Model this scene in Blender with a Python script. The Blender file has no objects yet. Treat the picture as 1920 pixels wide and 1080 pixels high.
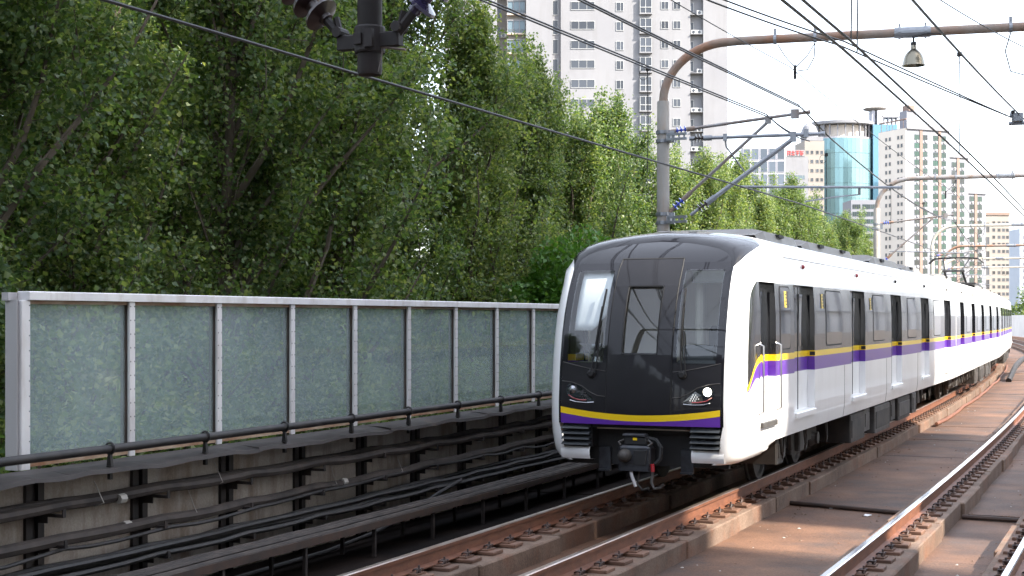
import bpy, math, random
import numpy as np
from mathutils import Matrix, Vector

random.seed(7)
rng = np.random.default_rng(11)
scene = bpy.context.scene
COL = scene.collection
R_ = math.radians

# ------------------------------------------------------------------ camera
cam_d = bpy.data.cameras.new('camera')
cam = bpy.data.objects.new('camera', cam_d)
COL.objects.link(cam)
cam.location = (0, 0, 2.35)
cam.rotation_euler = (R_(90), 0, 0)
cam_d.lens = 50.0
cam_d.sensor_width = 36.0
cam_d.shift_y = 0.0297
cam_d.clip_start = 0.1
cam_d.clip_end = 6000
scene.camera = cam

# ------------------------------------------------------------------ world, sun, exposure
SUN_AZ = R_(123.5)              # clockwise from +Y (view direction): from the right, a little behind the camera
SUN_EL = R_(40)
world = bpy.data.worlds.new('World')
scene.world = world
world.use_nodes = True
wn = world.node_tree.nodes
wl = world.node_tree.links
bg = wn['Background']
sky = wn.new('ShaderNodeTexSky')
sky.sky_type = 'NISHITA'
sky.sun_disc = False
sky.sun_elevation = SUN_EL
sky.sun_rotation = SUN_AZ
sky.air_density = 1.0
sky.dust_density = 2.0
sky.ozone_density = 0.3
veil = wn.new('ShaderNodeMix')            # thin even white cloud over the whole sky
veil.data_type = 'RGBA'
veil.inputs[0].default_value = 0.6
veil.inputs[7].default_value = (3.9, 4.05, 4.4, 1)
wl.new(sky.outputs[0], veil.inputs[6])
wl.new(veil.outputs[2], bg.inputs[0])
bg.inputs[1].default_value = 0.15
sun_d = bpy.data.lights.new('sun', 'SUN')
sun_d.energy = 3.3
sun_d.angle = R_(0.55)
sun_d.color = (1.0, 0.92, 0.80)
sun = bpy.data.objects.new('sun', sun_d)
COL.objects.link(sun)
tosun = Vector((math.sin(SUN_AZ) * math.cos(SUN_EL), math.cos(SUN_AZ) * math.cos(SUN_EL), math.sin(SUN_EL)))
sun.rotation_euler = tosun.to_track_quat('Z', 'Y').to_euler()
scene.view_settings.view_transform = 'Standard'
scene.view_settings.look = 'None'
scene.view_settings.exposure = 2.2
scene.view_settings.gamma = 1.0
scene.view_settings.use_curve_mapping = False
scene.render.engine = 'CYCLES'
scene.cycles.max_bounces = 6
scene.cycles.diffuse_bounces = 3
scene.cycles.glossy_bounces = 2
scene.cycles.transmission_bounces = 4
scene.cycles.transparent_max_bounces = 8
scene.cycles.caustics_reflective = False
scene.cycles.caustics_refractive = False
scene.cycles.use_denoising = True
scene.cycles.use_adaptive_sampling = True
scene.cycles.adaptive_threshold = 0.025

# ------------------------------------------------------------------ track coordinates: s along, t to the right, on a gentle left-hand curve
CURV = R_(0.063)
RAD = 1 / CURV
PH0 = R_(25.15)
CX, CY = -RAD * math.cos(PH0), RAD * math.sin(PH0)

def tp(s, t, z=0.0):
    p = PH0 - CURV * s
    return Vector((CX + (RAD + t) * math.cos(p), CY - (RAD + t) * math.sin(p), z))

def frame(s, t, z=0.0):
    p = PH0 - CURV * s
    M = Matrix(((math.cos(p), math.sin(p), 0, 0), (-math.sin(p), math.cos(p), 0, 0), (0, 0, 1, 0), (0, 0, 0, 1)))
    M.translation = tp(s, t, z)
    return M

TC1, TC2 = -6.12, -2.1            # centre lines of the two tracks
FLOOR = -0.44

# ------------------------------------------------------------------ mesh helpers
class MB:
    def __init__(self):
        self.v, self.f, self.m = [], [], []
    def add(self, vs, fs, mi=0):
        o = len(self.v)
        self.v += [tuple(p) for p in vs]
        self.f += [tuple(i + o for i in f) for f in fs]
        self.m += [mi] * len(fs)
        return self
    def box(self, lo, hi, mi=0, M=None, ch=0.0):
        x0, y0, z0 = lo
        x1, y1, z1 = hi
        if ch > 0:
            c = ch
            ring = [(x0 + c, y0), (x1 - c, y0), (x1, y0 + c), (x1, y1 - c), (x1 - c, y1), (x0 + c, y1), (x0, y1 - c), (x0, y0 + c)]
            ins = [(x0 + c, y0 + c), (x1 - c, y0 + c), (x1 - c, y0 + c), (x1 - c, y1 - c), (x1 - c, y1 - c), (x0 + c, y1 - c), (x0 + c, y1 - c), (x0 + c, y0 + c)]
            vs = [Vector((*p, z0)) for p in ring] + [Vector((*p, z1 - c)) for p in ring] + \
                 [Vector((x0 + c, y0 + c, z1)), Vector((x1 - c, y0 + c, z1)), Vector((x1 - c, y1 - c, z1)), Vector((x0 + c, y1 - c, z1))]
            fs = [tuple(reversed(range(8)))] + [(i, (i + 1) % 8, 8 + (i + 1) % 8, 8 + i) for i in range(8)]
            fs += [(8, 9, 17, 16), (9, 10, 17), (10, 11, 18, 17), (11, 12, 18), (12, 13, 19, 18), (13, 14, 19), (14, 15, 16, 19), (15, 8, 16), (16, 17, 18, 19)]
        else:
            vs = [Vector((x, y, z)) for z in (z0, z1) for x, y in ((x0, y0), (x1, y0), (x1, y1), (x0, y1))]
            fs = [(3, 2, 1, 0), (4, 5, 6, 7), (0, 1, 5, 4), (1, 2, 6, 5), (2, 3, 7, 6), (3, 0, 4, 7)]
        if M is not None:
            vs = [M @ p for p in vs]
        return self.add(vs, fs, mi)
    def tube(self, pts, r, n=8, mi=0, caps=True):
        pts = [Vector(p) for p in pts]
        k = len(pts)
        rs = r if isinstance(r, (list, tuple)) else [r] * k
        vs, fs = [], []
        up = None
        for i, p in enumerate(pts):
            d = (pts[min(i + 1, k - 1)] - pts[max(i - 1, 0)]).normalized()
            if up is None:
                up = Vector((0, 0, 1)) if abs(d.z) < 0.95 else Vector((1, 0, 0))
            a = d.cross(up)
            if a.length < 1e-6:
                a = d.cross(Vector((0.3, 1, 0.1)))
            a.normalize()
            b = a.cross(d).normalized()
            up = b
            for j in range(n):
                w = 2 * math.pi * j / n
                vs.append(p + (a * math.cos(w) + b * math.sin(w)) * rs[i])
        for i in range(k - 1):
            for j in range(n):
                fs.append((i * n + j, i * n + (j + 1) % n, (i + 1) * n + (j + 1) % n, (i + 1) * n + j))
        if caps:
            fs.append(tuple(reversed(range(n))))
            fs.append(tuple(range((k - 1) * n, k * n)))
        return self.add(vs, fs, mi)
    def lathe(self, prof, M=None, n=12, mi=0, caps=True):
        vs, fs = [], []
        for r, z in prof:
            for j in range(n):
                w = 2 * math.pi * j / n
                vs.append(Vector((r * math.cos(w), r * math.sin(w), z)))
        for i in range(len(prof) - 1):
            for j in range(n):
                fs.append((i * n + j, i * n + (j + 1) % n, (i + 1) * n + (j + 1) % n, (i + 1) * n + j))
        if caps:
            fs.append(tuple(reversed(range(n))))
            fs.append(tuple(range((len(prof) - 1) * n, len(prof) * n)))
        if M is not None:
            vs = [M @ p for p in vs]
        return self.add(vs, fs, mi)
    def grid(self, rows, mi=0, flip=False):
        n = len(rows[0])
        vs = [p for r in rows for p in r]
        fs = []
        for i in range(len(rows) - 1):
            for j in range(n - 1):
                q = (i * n + j, i * n + j + 1, (i + 1) * n + j + 1, (i + 1) * n + j)
                fs.append(tuple(reversed(q)) if flip else q)
        return self.add(vs, fs, mi)
    def prism(self, poly, a, b, mi=0, M=None, axis='y'):
        n = len(poly)
        def P(p, q):
            return Vector((p[0], q, p[1])) if axis == 'y' else (Vector((q, p[0], p[1])) if axis == 'x' else Vector((p[0], p[1], q)))
        vs = [P(p, a) for p in poly] + [P(p, b) for p in poly]
        if M is not None:
            vs = [M @ p for p in vs]
        fs = [tuple(range(n)), tuple(reversed(range(n, 2 * n)))] + [(i, i + n, (i + 1) % n + n, (i + 1) % n) for i in range(n)]
        return self.add(vs, fs, mi)
    def sweep(self, prof, s0, s1, ds, mis=None, mi=0):
        """closed (t, z) profile swept along the track coordinates"""
        k = max(2, int(round((s1 - s0) / ds)) + 1)
        n = len(prof)
        vs, fs, ms = [], [], []
        for i in range(k):
            s = s0 + (s1 - s0) * i / (k - 1)
            for t, z in prof:
                vs.append(tp(s, t, z))
        o = len(self.v)
        for i in range(k - 1):
            for j in range(n):
                fs.append((i * n + j, i * n + (j + 1) % n, (i + 1) * n + (j + 1) % n, (i + 1) * n + j))
                ms.append(mis[j] if mis else mi)
        fs.append(tuple(reversed(range(n)))); ms.append(mi)
        fs.append(tuple(range((k - 1) * n, k * n))); ms.append(mi)
        self.v += [tuple(p) for p in vs]
        self.f += [tuple(q + o for q in f) for f in fs]
        self.m += ms
        return self
    def mesh(self, name, mats, smooth=False, angle=40):
        me = bpy.data.meshes.new(name)
        me.from_pydata(self.v, [], self.f)
        for m in (mats if isinstance(mats, (list, tuple)) else [mats]):
            me.materials.append(m)
        me.polygons.foreach_set('material_index', self.m)
        if smooth:
            me.polygons.foreach_set('use_smooth', [True] * len(self.f))
            me.set_sharp_from_angle(angle=R_(angle))
        me.update()
        return me
    def weld(self, d=4):
        """merge coincident vertices so that smooth shading runs across quads"""
        key, idx, out = {}, [], []
        for p in self.v:
            k = (round(p[0], d), round(p[1], d), round(p[2], d))
            if k not in key:
                key[k] = len(out)
                out.append(p)
            idx.append(key[k])
        fs, ms = [], []
        for f, m in zip(self.f, self.m):
            g = []
            for i in f:
                if idx[i] not in g: g.append(idx[i])
            if len(g) > 2:
                fs.append(tuple(g)); ms.append(m)
        self.v, self.f, self.m = out, fs, ms
        return self
    def build(self, name, mats, parent=None, smooth=False, world=None, angle=40):
        """vertices are in world space unless `world` gives the object's own matrix"""
        return put(self.mesh(name, mats, smooth, angle), name, parent, world)

WM = {}
def put(me, name, parent=None, world=None):
    o = bpy.data.objects.new(name, me)
    COL.objects.link(o)
    w = world if world is not None else Matrix.Identity(4)
    WM[o.name] = w.copy()
    if parent is not None:
        o.parent = parent
        o.matrix_basis = WM[parent.name].inverted() @ w
    else:
        o.matrix_basis = w
    return o

def tag(o, label=None, cat=None, group=None, kind=None):
    if label: o['label'] = label
    if cat: o['category'] = cat
    if group: o['group'] = group
    if kind: o['kind'] = kind
    return o

def thing(name, label, cat, world=None, group=None, kind=None):
    return tag(put(None, name, None, world), label, cat, group, kind)

def T(x, y, z):
    return Matrix.Translation((x, y, z))

def arc(c, r, a0, a1, n, f):
    return [f(c[0] + r * math.cos(a0 + (a1 - a0) * i / n), c[1] + r * math.sin(a0 + (a1 - a0) * i / n)) for i in range(n + 1)]

# ------------------------------------------------------------------ materials
def nt(name):
    m = bpy.data.materials.new(name)
    m.use_nodes = True
    return m, m.node_tree.nodes, m.node_tree.links, m.node_tree.nodes['Principled BSDF']

def noise(n, l, scale, detail=4, stretch=None, coord='world', rough=0.55):
    if coord == 'world':
        src = n.new('ShaderNodeNewGeometry').outputs['Position']
    else:
        src = n.new('ShaderNodeTexCoord').outputs['Object']
    if stretch:
        mp = n.new('ShaderNodeMapping')
        mp.inputs['Scale'].default_value = stretch
        l.new(src, mp.inputs[0])
        src = mp.outputs[0]
    t = n.new('ShaderNodeTexNoise')
    t.inputs['Scale'].default_value = scale
    t.inputs['Detail'].default_value = detail
    t.inputs['Roughness'].default_value = rough
    l.new(src, t.inputs['Vector'])
    return t.outputs['Fac']

def ramp(n, l, fac, stops):
    r = n.new('ShaderNodeValToRGB')
    el = r.color_ramp.elements
    while len(el) < len(stops):
        el.new(0.5)
    for e, (p, c) in zip(el, stops):
        e.position = p
        e.color = (*c, 1)
    l.new(fac, r.inputs[0])
    return r.outputs[0]

def mixc(n, l, fac, a, b, mode='MIX'):
    m = n.new('ShaderNodeMix')
    m.data_type = 'RGBA'
    m.blend_type = mode
    for i, x in ((0, fac), (6, a), (7, b)):
        if hasattr(x, 'links'):
            l.new(x, m.inputs[i])
        elif i == 0:
            m.inputs[0].default_value = x
        else:
            m.inputs[i].default_value = (*x, 1)
    return m.outputs[2]

def mathn(n, l, op, a, b=None):
    m = n.new('ShaderNodeMath')
    m.operation = op
    for i, x in enumerate((a, b)):
        if x is None: continue
        if hasattr(x, 'links'): l.new(x, m.inputs[i])
        else: m.inputs[i].default_value = x
    return m.outputs[0]

def pm(name, a, b=None, rough=0.5, metal=0.0, coat=0.0, scale=3.0, stretch=None, bump=0.0, bscale=None, stain=None, sstr=None,
       samt=0.6, sscale=2.0, spec=0.5, lo=0.35, hi=0.65, coord='world', rvar=0.0, orand=0.0, grain=0.0, gscale=45):
    m, n, l, p = nt(name)
    p.inputs['Roughness'].default_value = rough
    p.inputs['Metallic'].default_value = metal
    p.inputs['Specular IOR Level'].default_value = spec
    p.inputs['Coat Weight'].default_value = coat
    p.inputs['Coat Roughness'].default_value = 0.03
    c = None
    if b is not None:
        c = ramp(n, l, noise(n, l, scale, 6, stretch, coord), [(lo, a), (hi, b)])
    if stain is not None:
        f = ramp(n, l, noise(n, l, sscale, 8, sstr, coord, 0.65), [(0.48, (0, 0, 0)), (0.66, (samt,) * 3)])
        c = mixc(n, l, f, c if c is not None else a, stain)
    if grain:
        gf = ramp(n, l, noise(n, l, gscale, 3, None, coord, 0.7), [(0.30, (1 - grain,) * 3), (0.70, (1 + grain,) * 3)])
        c = mixc(n, l, 1.0, c if c is not None else a, gf, 'MULTIPLY')
    if orand:
        oi = n.new('ShaderNodeObjectInfo')
        v = mathn(n, l, 'ADD', mathn(n, l, 'MULTIPLY', oi.outputs['Random'], orand), 1 - orand / 2)
        hs = n.new('ShaderNodeHueSaturation')
        l.new(v, hs.inputs['Value'])
        if c is not None: l.new(c, hs.inputs['Color'])
        else: hs.inputs['Color'].default_value = (*a, 1)
        c = hs.outputs[0]
    if c is None:
        p.inputs['Base Color'].default_value = (*a, 1)
    else:
        l.new(c, p.inputs['Base Color'])
    if rvar:
        v = mathn(n, l, 'ADD', mathn(n, l, 'MULTIPLY', noise(n, l, scale * 1.7, 5, stretch, coord), rvar * 2), rough - rvar)
        l.new(v, p.inputs['Roughness'])
    if bump:
        bn = n.new('ShaderNodeBump')
        bn.inputs['Strength'].default_value = bump
        bn.inputs['Distance'].default_value = 0.02
        l.new(noise(n, l, bscale or scale * 6, 6, stretch, coord), bn.inputs['Height'])
        l.new(bn.outputs[0], p.inputs['Normal'])
    return m

def glass_mat(name, tint, opacity, body, gloss_rough=0.02, ior=1.5, haze_var=False):
    """a pane: part see-through, part milky body, with a fresnel mirror on top"""
    m, n, l, p = nt(name)
    n.remove(p)
    out = n['Material Output']
    tr = n.new('ShaderNodeBsdfTransparent'); tr.inputs[0].default_value = (*tint, 1)
    di = n.new('ShaderNodeBsdfDiffuse'); di.inputs[0].default_value = (*body, 1)
    tl = n.new('ShaderNodeBsdfTranslucent'); tl.inputs[0].default_value = (*body, 1)
    dd = n.new('ShaderNodeMixShader'); dd.inputs[0].default_value = 0.45
    l.new(di.outputs[0], dd.inputs[1]); l.new(tl.outputs[0], dd.inputs[2])
    m1 = n.new('ShaderNodeMixShader'); m1.inputs[0].default_value = opacity
    if haze_var:
        f = noise(n, l, 1.1, 7, (1, 1, 0.45), 'world', 0.6)
        v = mathn(n, l, 'ADD', mathn(n, l, 'MULTIPLY', f, 0.22), opacity - 0.11)
        l.new(v, m1.inputs[0])
    l.new(tr.outputs[0], m1.inputs[1]); l.new(dd.outputs[0], m1.inputs[2])
    gl = n.new('ShaderNodeBsdfGlossy'); gl.inputs['Roughness'].default_value = gloss_rough
    fr = n.new('ShaderNodeFresnel'); fr.inputs[0].default_value = ior
    m2 = n.new('ShaderNodeMixShader')
    gb = n.new('ShaderNodeNewGeometry')
    fac = mathn(n, l, 'MULTIPLY', fr.outputs[0], mathn(n, l, 'SUBTRACT', 1.0, gb.outputs['Backfacing']))
    l.new(fac, m2.inputs[0]); l.new(m1.outputs[0], m2.inputs[1]); l.new(gl.outputs[0], m2.inputs[2])
    l.new(m2.outputs[0], out.inputs[0])
    return m

M = {}
M['train_white'] = pm('train_white', (0.81, 0.81, 0.81), (0.86, 0.86, 0.855), rough=0.3, coat=0.5, scale=0.8, coord='obj', stain=(0.60, 0.575, 0.55), sstr=(1, 1.4, .35), sscale=1.8, samt=.18)
M['mask_black'] = pm('mask_black', (0.006, 0.006, 0.009), rough=0.5, coat=0.8, spec=0.1)
M['mask_black'].node_tree.nodes['Principled BSDF'].inputs['Coat IOR'].default_value = 1.5
M['charcoal'] = pm('charcoal', (0.0085, 0.008, 0.0105), (0.012, 0.0115, 0.014), rough=0.5, spec=0.25, coat=0.3, scale=2)
M['band_black'] = pm('band_black', (0.010, 0.010, 0.013), rough=0.22, coat=0.8, coord='obj')
M['side_glass'] = pm('side_glass', (0.012, 0.014, 0.018), rough=0.04, coat=1.0)
M['purple'] = pm('purple', (0.115, 0.032, 0.33), rough=0.3, coat=0.5)
M['yellow'] = pm('yellow', (0.88, 0.60, 0.015), rough=0.3, coat=0.5)
M['rubber'] = pm('rubber', (0.012, 0.012, 0.013), rough=0.7)
M['under'] = pm('under', (0.016, 0.014, 0.013), (0.045, 0.036, 0.030), rough=0.75, scale=3)
M['under_grey'] = pm('under_grey', (0.07, 0.067, 0.064), (0.038, 0.032, 0.029), rough=0.6, scale=4)
M['coupler'] = pm('coupler', (0.05, 0.055, 0.065), (0.025, 0.025, 0.03), rough=0.45, metal=0.4, scale=8)
M['roof_pod'] = pm('roof_pod', (0.20, 0.19, 0.175), (0.15, 0.14, 0.13), rough=0.55, scale=2, stain=(0.18, 0.15, 0.12), samt=0.35)
M['steel'] = pm('steel', (0.55, 0.55, 0.56), rough=0.28, metal=1.0)
M['red'] = pm('red', (0.30, 0.012, 0.018), rough=0.3, coat=0.6)
M['cab_inside'] = pm('cab_inside', (0.75, 0.70, 0.62), rough=0.7)
M['cab_seat'] = pm('cab_seat', (0.55, 0.52, 0.45), rough=0.7)
M['cab_dark'] = pm('cab_dark', (0.05, 0.055, 0.06), rough=0.6)
M['windscreen'] = glass_mat('windscreen', (0.82, 0.86, 0.86), 0.03, (0.2, 0.2, 0.2), 0.0, 1.75)
M['glare_white'] = pm('glare_white', (0.8, 0.81, 0.83), rough=0.8)  # white of the sheet that stands for the windscreen reflection
M['lamp_glass'] = pm('lamp_glass', (0.35, 0.36, 0.38), rough=0.12, metal=0.8)
M['white_mark'] = pm('white_mark', (0.75, 0.75, 0.76), rough=0.4)

M['rail_rust'] = pm('rail_rust', (0.115, 0.044, 0.024), (0.18, 0.070, 0.036), rough=0.6, scale=5, stretch=(1, 1, 3), bump=0.15)
M['rail_top'] = pm('rail_top', (0.62, 0.62, 0.64), rough=0.16, metal=1.0, rvar=0.07, scale=1.5)
M['rail_top_dull'] = pm('rail_top_dull', (0.42, 0.30, 0.24), (0.50, 0.44, 0.40), rough=0.32, metal=0.9, scale=2)
M['fastener'] = pm('fastener', (0.085, 0.045, 0.030), (0.16, 0.085, 0.055), rough=0.75, scale=3, orand=0.5)
M['bolt'] = pm('bolt', (0.05, 0.04, 0.038), (0.10, 0.06, 0.05), rough=0.6, scale=9)
M['plinth'] = pm('plinth', (0.105, 0.068, 0.048), (0.175, 0.120, 0.088), rough=0.85, scale=2.2, bump=0.25, stain=(0.15, 0.068, 0.038), sscale=1.6, samt=0.8, orand=0.3, grain=0.35)
M['floor'] = pm('floor', (0.070, 0.036, 0.022), (0.150, 0.076, 0.044), rough=0.75, scale=0.9, bump=0.18, bscale=30, stain=(0.055, 0.040, 0.036), sscale=0.7, samt=0.8, rvar=0.15, orand=0.2, grain=0.45)
M['floor_grime_shade'] = pm('floor_grime_shade', (0.008, 0.007, 0.007), (0.018, 0.013, 0.011), spec=0.05, rough=0.9, scale=1.2, bump=0.2, bscale=30, grain=0.4)  # near-black: deep shade by the trough put into the grime colour
M['deck'] = pm('deck', (0.30, 0.28, 0.26), (0.22, 0.2, 0.18), rough=0.85, scale=0.8)
M['wall_panel'] = pm('wall_panel', (0.36, 0.31, 0.265), (0.48, 0.42, 0.365), rough=0.85, scale=1.0, grain=0.15, bump=0.12, stain=(0.20, 0.14, 0.10), sstr=(2.2, 2.2, 0.5), sscale=1.6, samt=0.75, orand=0.12)
M['wall_steel'] = pm('wall_steel', (0.013, 0.010, 0.010), (0.034, 0.024, 0.020), rough=0.7, scale=4, stretch=(3, 3, .6))
M['ledge'] = pm('ledge', (0.028, 0.023, 0.022), (0.050, 0.041, 0.038), rough=0.65, scale=2)
M['cable'] = pm('cable', (0.010, 0.009, 0.009), (0.032, 0.026, 0.024), rough=0.6, scale=6, lo=0.4, hi=0.75)
M['cable_dusty'] = pm('cable_dusty', (0.024, 0.019, 0.017), (0.058, 0.045, 0.038), rough=0.75, scale=4)
M['tie'] = pm('tie', (0.36, 0.34, 0.31), rough=0.6)
M['alu'] = pm('alu', (0.66, 0.65, 0.66), (0.74, 0.73, 0.73), rough=0.42, metal=0.15, scale=1.6, stain=(0.34, 0.27, 0.22), sstr=(2, 2, .5), sscale=2.2, samt=0.35)
M['alu_grey'] = pm('alu_grey', (0.44, 0.43, 0.44), rough=0.5, metal=0.15)
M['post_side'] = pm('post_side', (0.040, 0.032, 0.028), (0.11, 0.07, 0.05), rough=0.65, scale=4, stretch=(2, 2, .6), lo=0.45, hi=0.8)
M['rust_sill'] = pm('rust_sill', (0.42, 0.33, 0.24), (0.22, 0.10, 0.045), rough=0.7, scale=2.5, stretch=(1, 1, 3))
M['barrier_glass'] = glass_mat('barrier_glass', (0.95, 1.0, 1.0), 0.23, (0.78, 0.91, 0.95), 0.10, 1.5, True)
M['mast'] = pm('mast', (0.35, 0.335, 0.315), (0.28, 0.265, 0.245), rough=0.75, scale=2, stain=(0.28, 0.2, 0.14), sstr=(3, 3, .5), samt=0.5, bump=0.1)
M['mast_rust'] = pm('mast_rust', (0.25, 0.20, 0.165), (0.26, 0.135, 0.08), rough=0.6, scale=1.1, lo=0.40, hi=0.58, stain=(.12, .09, .075), sscale=3, samt=.4)
M['mast_cream'] = pm('mast_cream', (0.5, 0.47, 0.4), (0.42, 0.38, 0.32), rough=0.6, scale=1)
M['galv'] = pm('galv', (0.27, 0.285, 0.31), (0.21, 0.22, 0.24), rough=0.4, metal=0.5, scale=5)
M['galv_rust'] = pm('galv_rust', (0.26, 0.255, 0.26), (0.20, 0.15, 0.12), rough=0.5, metal=0.4, scale=3)
M['ins_blue'] = pm('ins_blue', (0.03, 0.06, 0.42), rough=0.2, coat=0.8)
M['ins_brown'] = pm('ins_brown', (0.022, 0.011, 0.010), rough=0.35, coat=0.3)
M['ins_violet'] = pm('ins_violet', (0.035, 0.028, 0.07), rough=0.25, coat=0.8)
M['pipe_dark'] = pm('pipe_dark', (0.060, 0.033, 0.023), (0.034, 0.024, 0.020), rough=0.7, scale=4)
M['wire'] = pm('wire', (0.022, 0.021, 0.022), rough=0.5, metal=0.3)
M['dark_post'] = pm('dark_post', (0.007, 0.005, 0.005), (0.016, 0.010, 0.009), rough=0.65, scale=5, stretch=(2, 2, .5))
M['brass'] = pm('brass', (0.20, 0.185, 0.145), rough=0.3, metal=1.0)
M['bark'] = pm('bark', (0.075, 0.058, 0.042), (0.13, 0.105, 0.08), rough=0.9, scale=5, stretch=(1, 1, .25), bump=0.5)
M['ground'] = pm('ground', (0.10, 0.105, 0.07), (0.16, 0.14, 0.11), rough=0.95, scale=0.05)
M['hoarding'] = pm('hoarding', (0.66, 0.66, 0.66), (0.74, 0.74, 0.73), rough=0.5, scale=0.6)
M['brick_orange'] = pm('brick_orange', (0.30, 0.16, 0.10), (0.40, 0.24, 0.16), rough=0.85, scale=1.5)
M['platform'] = pm('platform', (0.36, 0.34, 0.32), (0.28, 0.27, 0.25), rough=0.8, scale=1)
M['roof_metal'] = pm('roof_metal', (0.32, 0.33, 0.35), rough=0.5, metal=0.3)

def leaf_mat(name, c0, c1, c2, trans):
    m, n, l, p = nt(name)
    g = n.new('ShaderNodeNewGeometry')
    col = ramp(n, l, g.outputs['Random Per Island'], [(0.0, c0), (0.6, c1), (1.0, c2)])
    oi = n.new('ShaderNodeObjectInfo')
    hs = n.new('ShaderNodeHueSaturation')
    l.new(mathn(n, l, 'ADD', mathn(n, l, 'MULTIPLY', oi.outputs['Random'], 0.35), 0.83), hs.inputs['Value'])
    l.new(mathn(n, l, 'ADD', mathn(n, l, 'MULTIPLY', oi.outputs['Random'], -0.025), 0.512), hs.inputs['Hue'])
    l.new(col, hs.inputs['Color'])
    l.new(hs.outputs[0], p.inputs['Base Color'])
    p.inputs['Roughness'].default_value = 0.42
    p.inputs['Specular IOR Level'].default_value = 0.5
    tl = n.new('ShaderNodeBsdfTranslucent')
    yel = mixc(n, l, 1.0, hs.outputs[0], (1.5, 1.45, 0.55), 'MULTIPLY')
    l.new(yel, tl.inputs[0])
    mx = n.new('ShaderNodeMixShader')
    mx.inputs[0].default_value = trans
    l.new(p.outputs[0], mx.inputs[1]); l.new(tl.outputs[0], mx.inputs[2])
    l.new(mx.outputs[0], n['Material Output'].inputs[0])
    return m
M['leaf'] = leaf_mat('leaf', (0.062, 0.112, 0.046), (0.118, 0.182, 0.066), (0.26, 0.30, 0.145), 0.52)
M['leaf_pale'] = leaf_mat('leaf_pale', (0.09, 0.14, 0.06), (0.15, 0.21, 0.09), (0.30, 0.34, 0.18), 0.45)
M['leaf_bush'] = leaf_mat('leaf_bush', (0.05, 0.13, 0.02), (0.075, 0.18, 0.03), (0.11, 0.22, 0.05), 0.4)

# ================================================================== SETTING
g = MB()
g.grid([[Vector((-3000 + 600 * i, -800 + 600 * j, -9.0)) for i in range(11)] for j in range(10)])
tag(g.build('ground', M['ground']), kind='structure')

deck = MB()
deck.sweep([(-9.9, -1.7), (-9.9, FLOOR - 0.14), (2.4, FLOOR - 0.14), (2.4, -1.7)], -25, 260, 4)
deck = deck.build('viaduct_deck', M['deck'])
tag(deck, kind='structure')
# floor slabs with open joints
SL = 4.25
sl0 = 21.12 - 9 * SL
for k in range(36):
    a, b = sl0 + k * SL + 0.02, sl0 + (k + 1) * SL - 0.02
    dz = random.uniform(-0.006, 0.006)
    m_ = MB().sweep([(-7.32, FLOOR - 0.13), (-7.32, FLOOR + dz), (-4.05, FLOOR + dz + 0.008), (-0.55, FLOOR + dz), (-0.55, FLOOR - 0.13)], a, b, SL / 2)
    m_.build('floor_slab', M['floor'], deck)
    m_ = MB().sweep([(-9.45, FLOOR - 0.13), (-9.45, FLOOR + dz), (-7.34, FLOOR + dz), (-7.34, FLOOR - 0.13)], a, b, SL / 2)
    m_.build('edge_slab', M['floor_grime_shade'], deck)
m_ = MB().sweep([(-9.45, FLOOR - 0.13), (-9.45, FLOOR), (-0.55, FLOOR), (-0.55, FLOOR - 0.13)], sl0 + 36 * SL + .02, 260, 6)
m_.build('floor_slab', M['floor'], deck)

# ---------------------------------------------------------------- tracks
RP = [(-.075, -.176), (-.075, -.164), (-.014, -.146), (-.010, -.055), (-.034, -.044), (-.036, -.010), (-.027, 0.0),
      (.027, 0.0), (.036, -.010), (.034, -.044), (.010, -.055), (.014, -.146), (.075, -.164), (.075, -.176)]
def rail_mis(top):
    return [0, 0, 0, 0, 0, top, top, top, 0, 0, 0, 0, 0, 0]

# one rail fastening: pad, plate, two bolts and two bent spring clips
fb = MB()
fb.box((-.25, -.125, 0), (.25, .125, .036), 0, ch=.008)
fb.box((-.17, -.095, .036), (.17, .095, .052), 0)
for sx in (-1, 1):
    fb.lathe([(.020, .05), (.020, .075), (.012, .076), (.012, .125), (.004, .128)], T(sx * .135, .01 * sx, 0), 6, 1)
    fb.lathe([(.027, .075), (.027, .092)], T(sx * .135, .01 * sx, 0), 6, 1)
    fb.tube([(sx * .15, -.07, .06), (sx * .16, -.05, .092), (sx * .10, -.03, .088), (sx * .07, 0, .070), (sx * .10, .04, .088), (sx * .16, .055, .088), (sx * .14, .07, .06)], .010, 4, 1)
FAST = fb.mesh('rail_fastener', [M['fastener'], M['bolt']])
PL_L = 2.2
pb = MB()
pb.box((-.33, 0.012, FLOOR - .05), (.33, PL_L - .012, -.222), 0, ch=.012)
PLINTH = pb.mesh('plinth_block', M['plinth'])
pb = MB()
pb.box((-.36, 0.012, FLOOR - .05), (.36, PL_L - .012, -.224), 0, ch=.016)
PLINTH_B = pb.mesh('plinth_block', M['plinth'])

def track(tc, label, top, g_off, fast_to):
    root = thing('railway_track', label, 'track', frame(10, tc, FLOOR))
    for sg in (-1, 1):
        t = tc + sg * 0.7535
        MB().sweep([(t + x, z) for x, z in RP], -20, 250, 1.5, rail_mis(1)).build('rail', [M['rail_rust'], top], root, smooth=True, angle=30)
        k = 0
        s = -2.0 + g_off + (0.25 if sg > 0 else 0)
        while s < 175:
            put(PLINTH if (k * 7 + sg) % 3 else PLINTH_B, 'plinth_block', root, frame(s, t + random.uniform(-.012, .012), random.uniform(-.006, .004)))
            s += PL_L
            k += 1
        s = 2.0 + g_off
        while s < fast_to:
            W = frame(s, t, -.2215) @ Matrix.Rotation(random.uniform(-.05, .05), 4, 'Z')
            put(FAST, 'rail_fastener', root, W)
            s += 0.55
    return root
track(TC1, 'rusty railway track running under the white train', M['rail_top_dull'], 0.0, 74)
track(TC2, 'empty railway track with bright polished rails beside the train', M['rail_top'], 0.7, 74)

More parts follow.
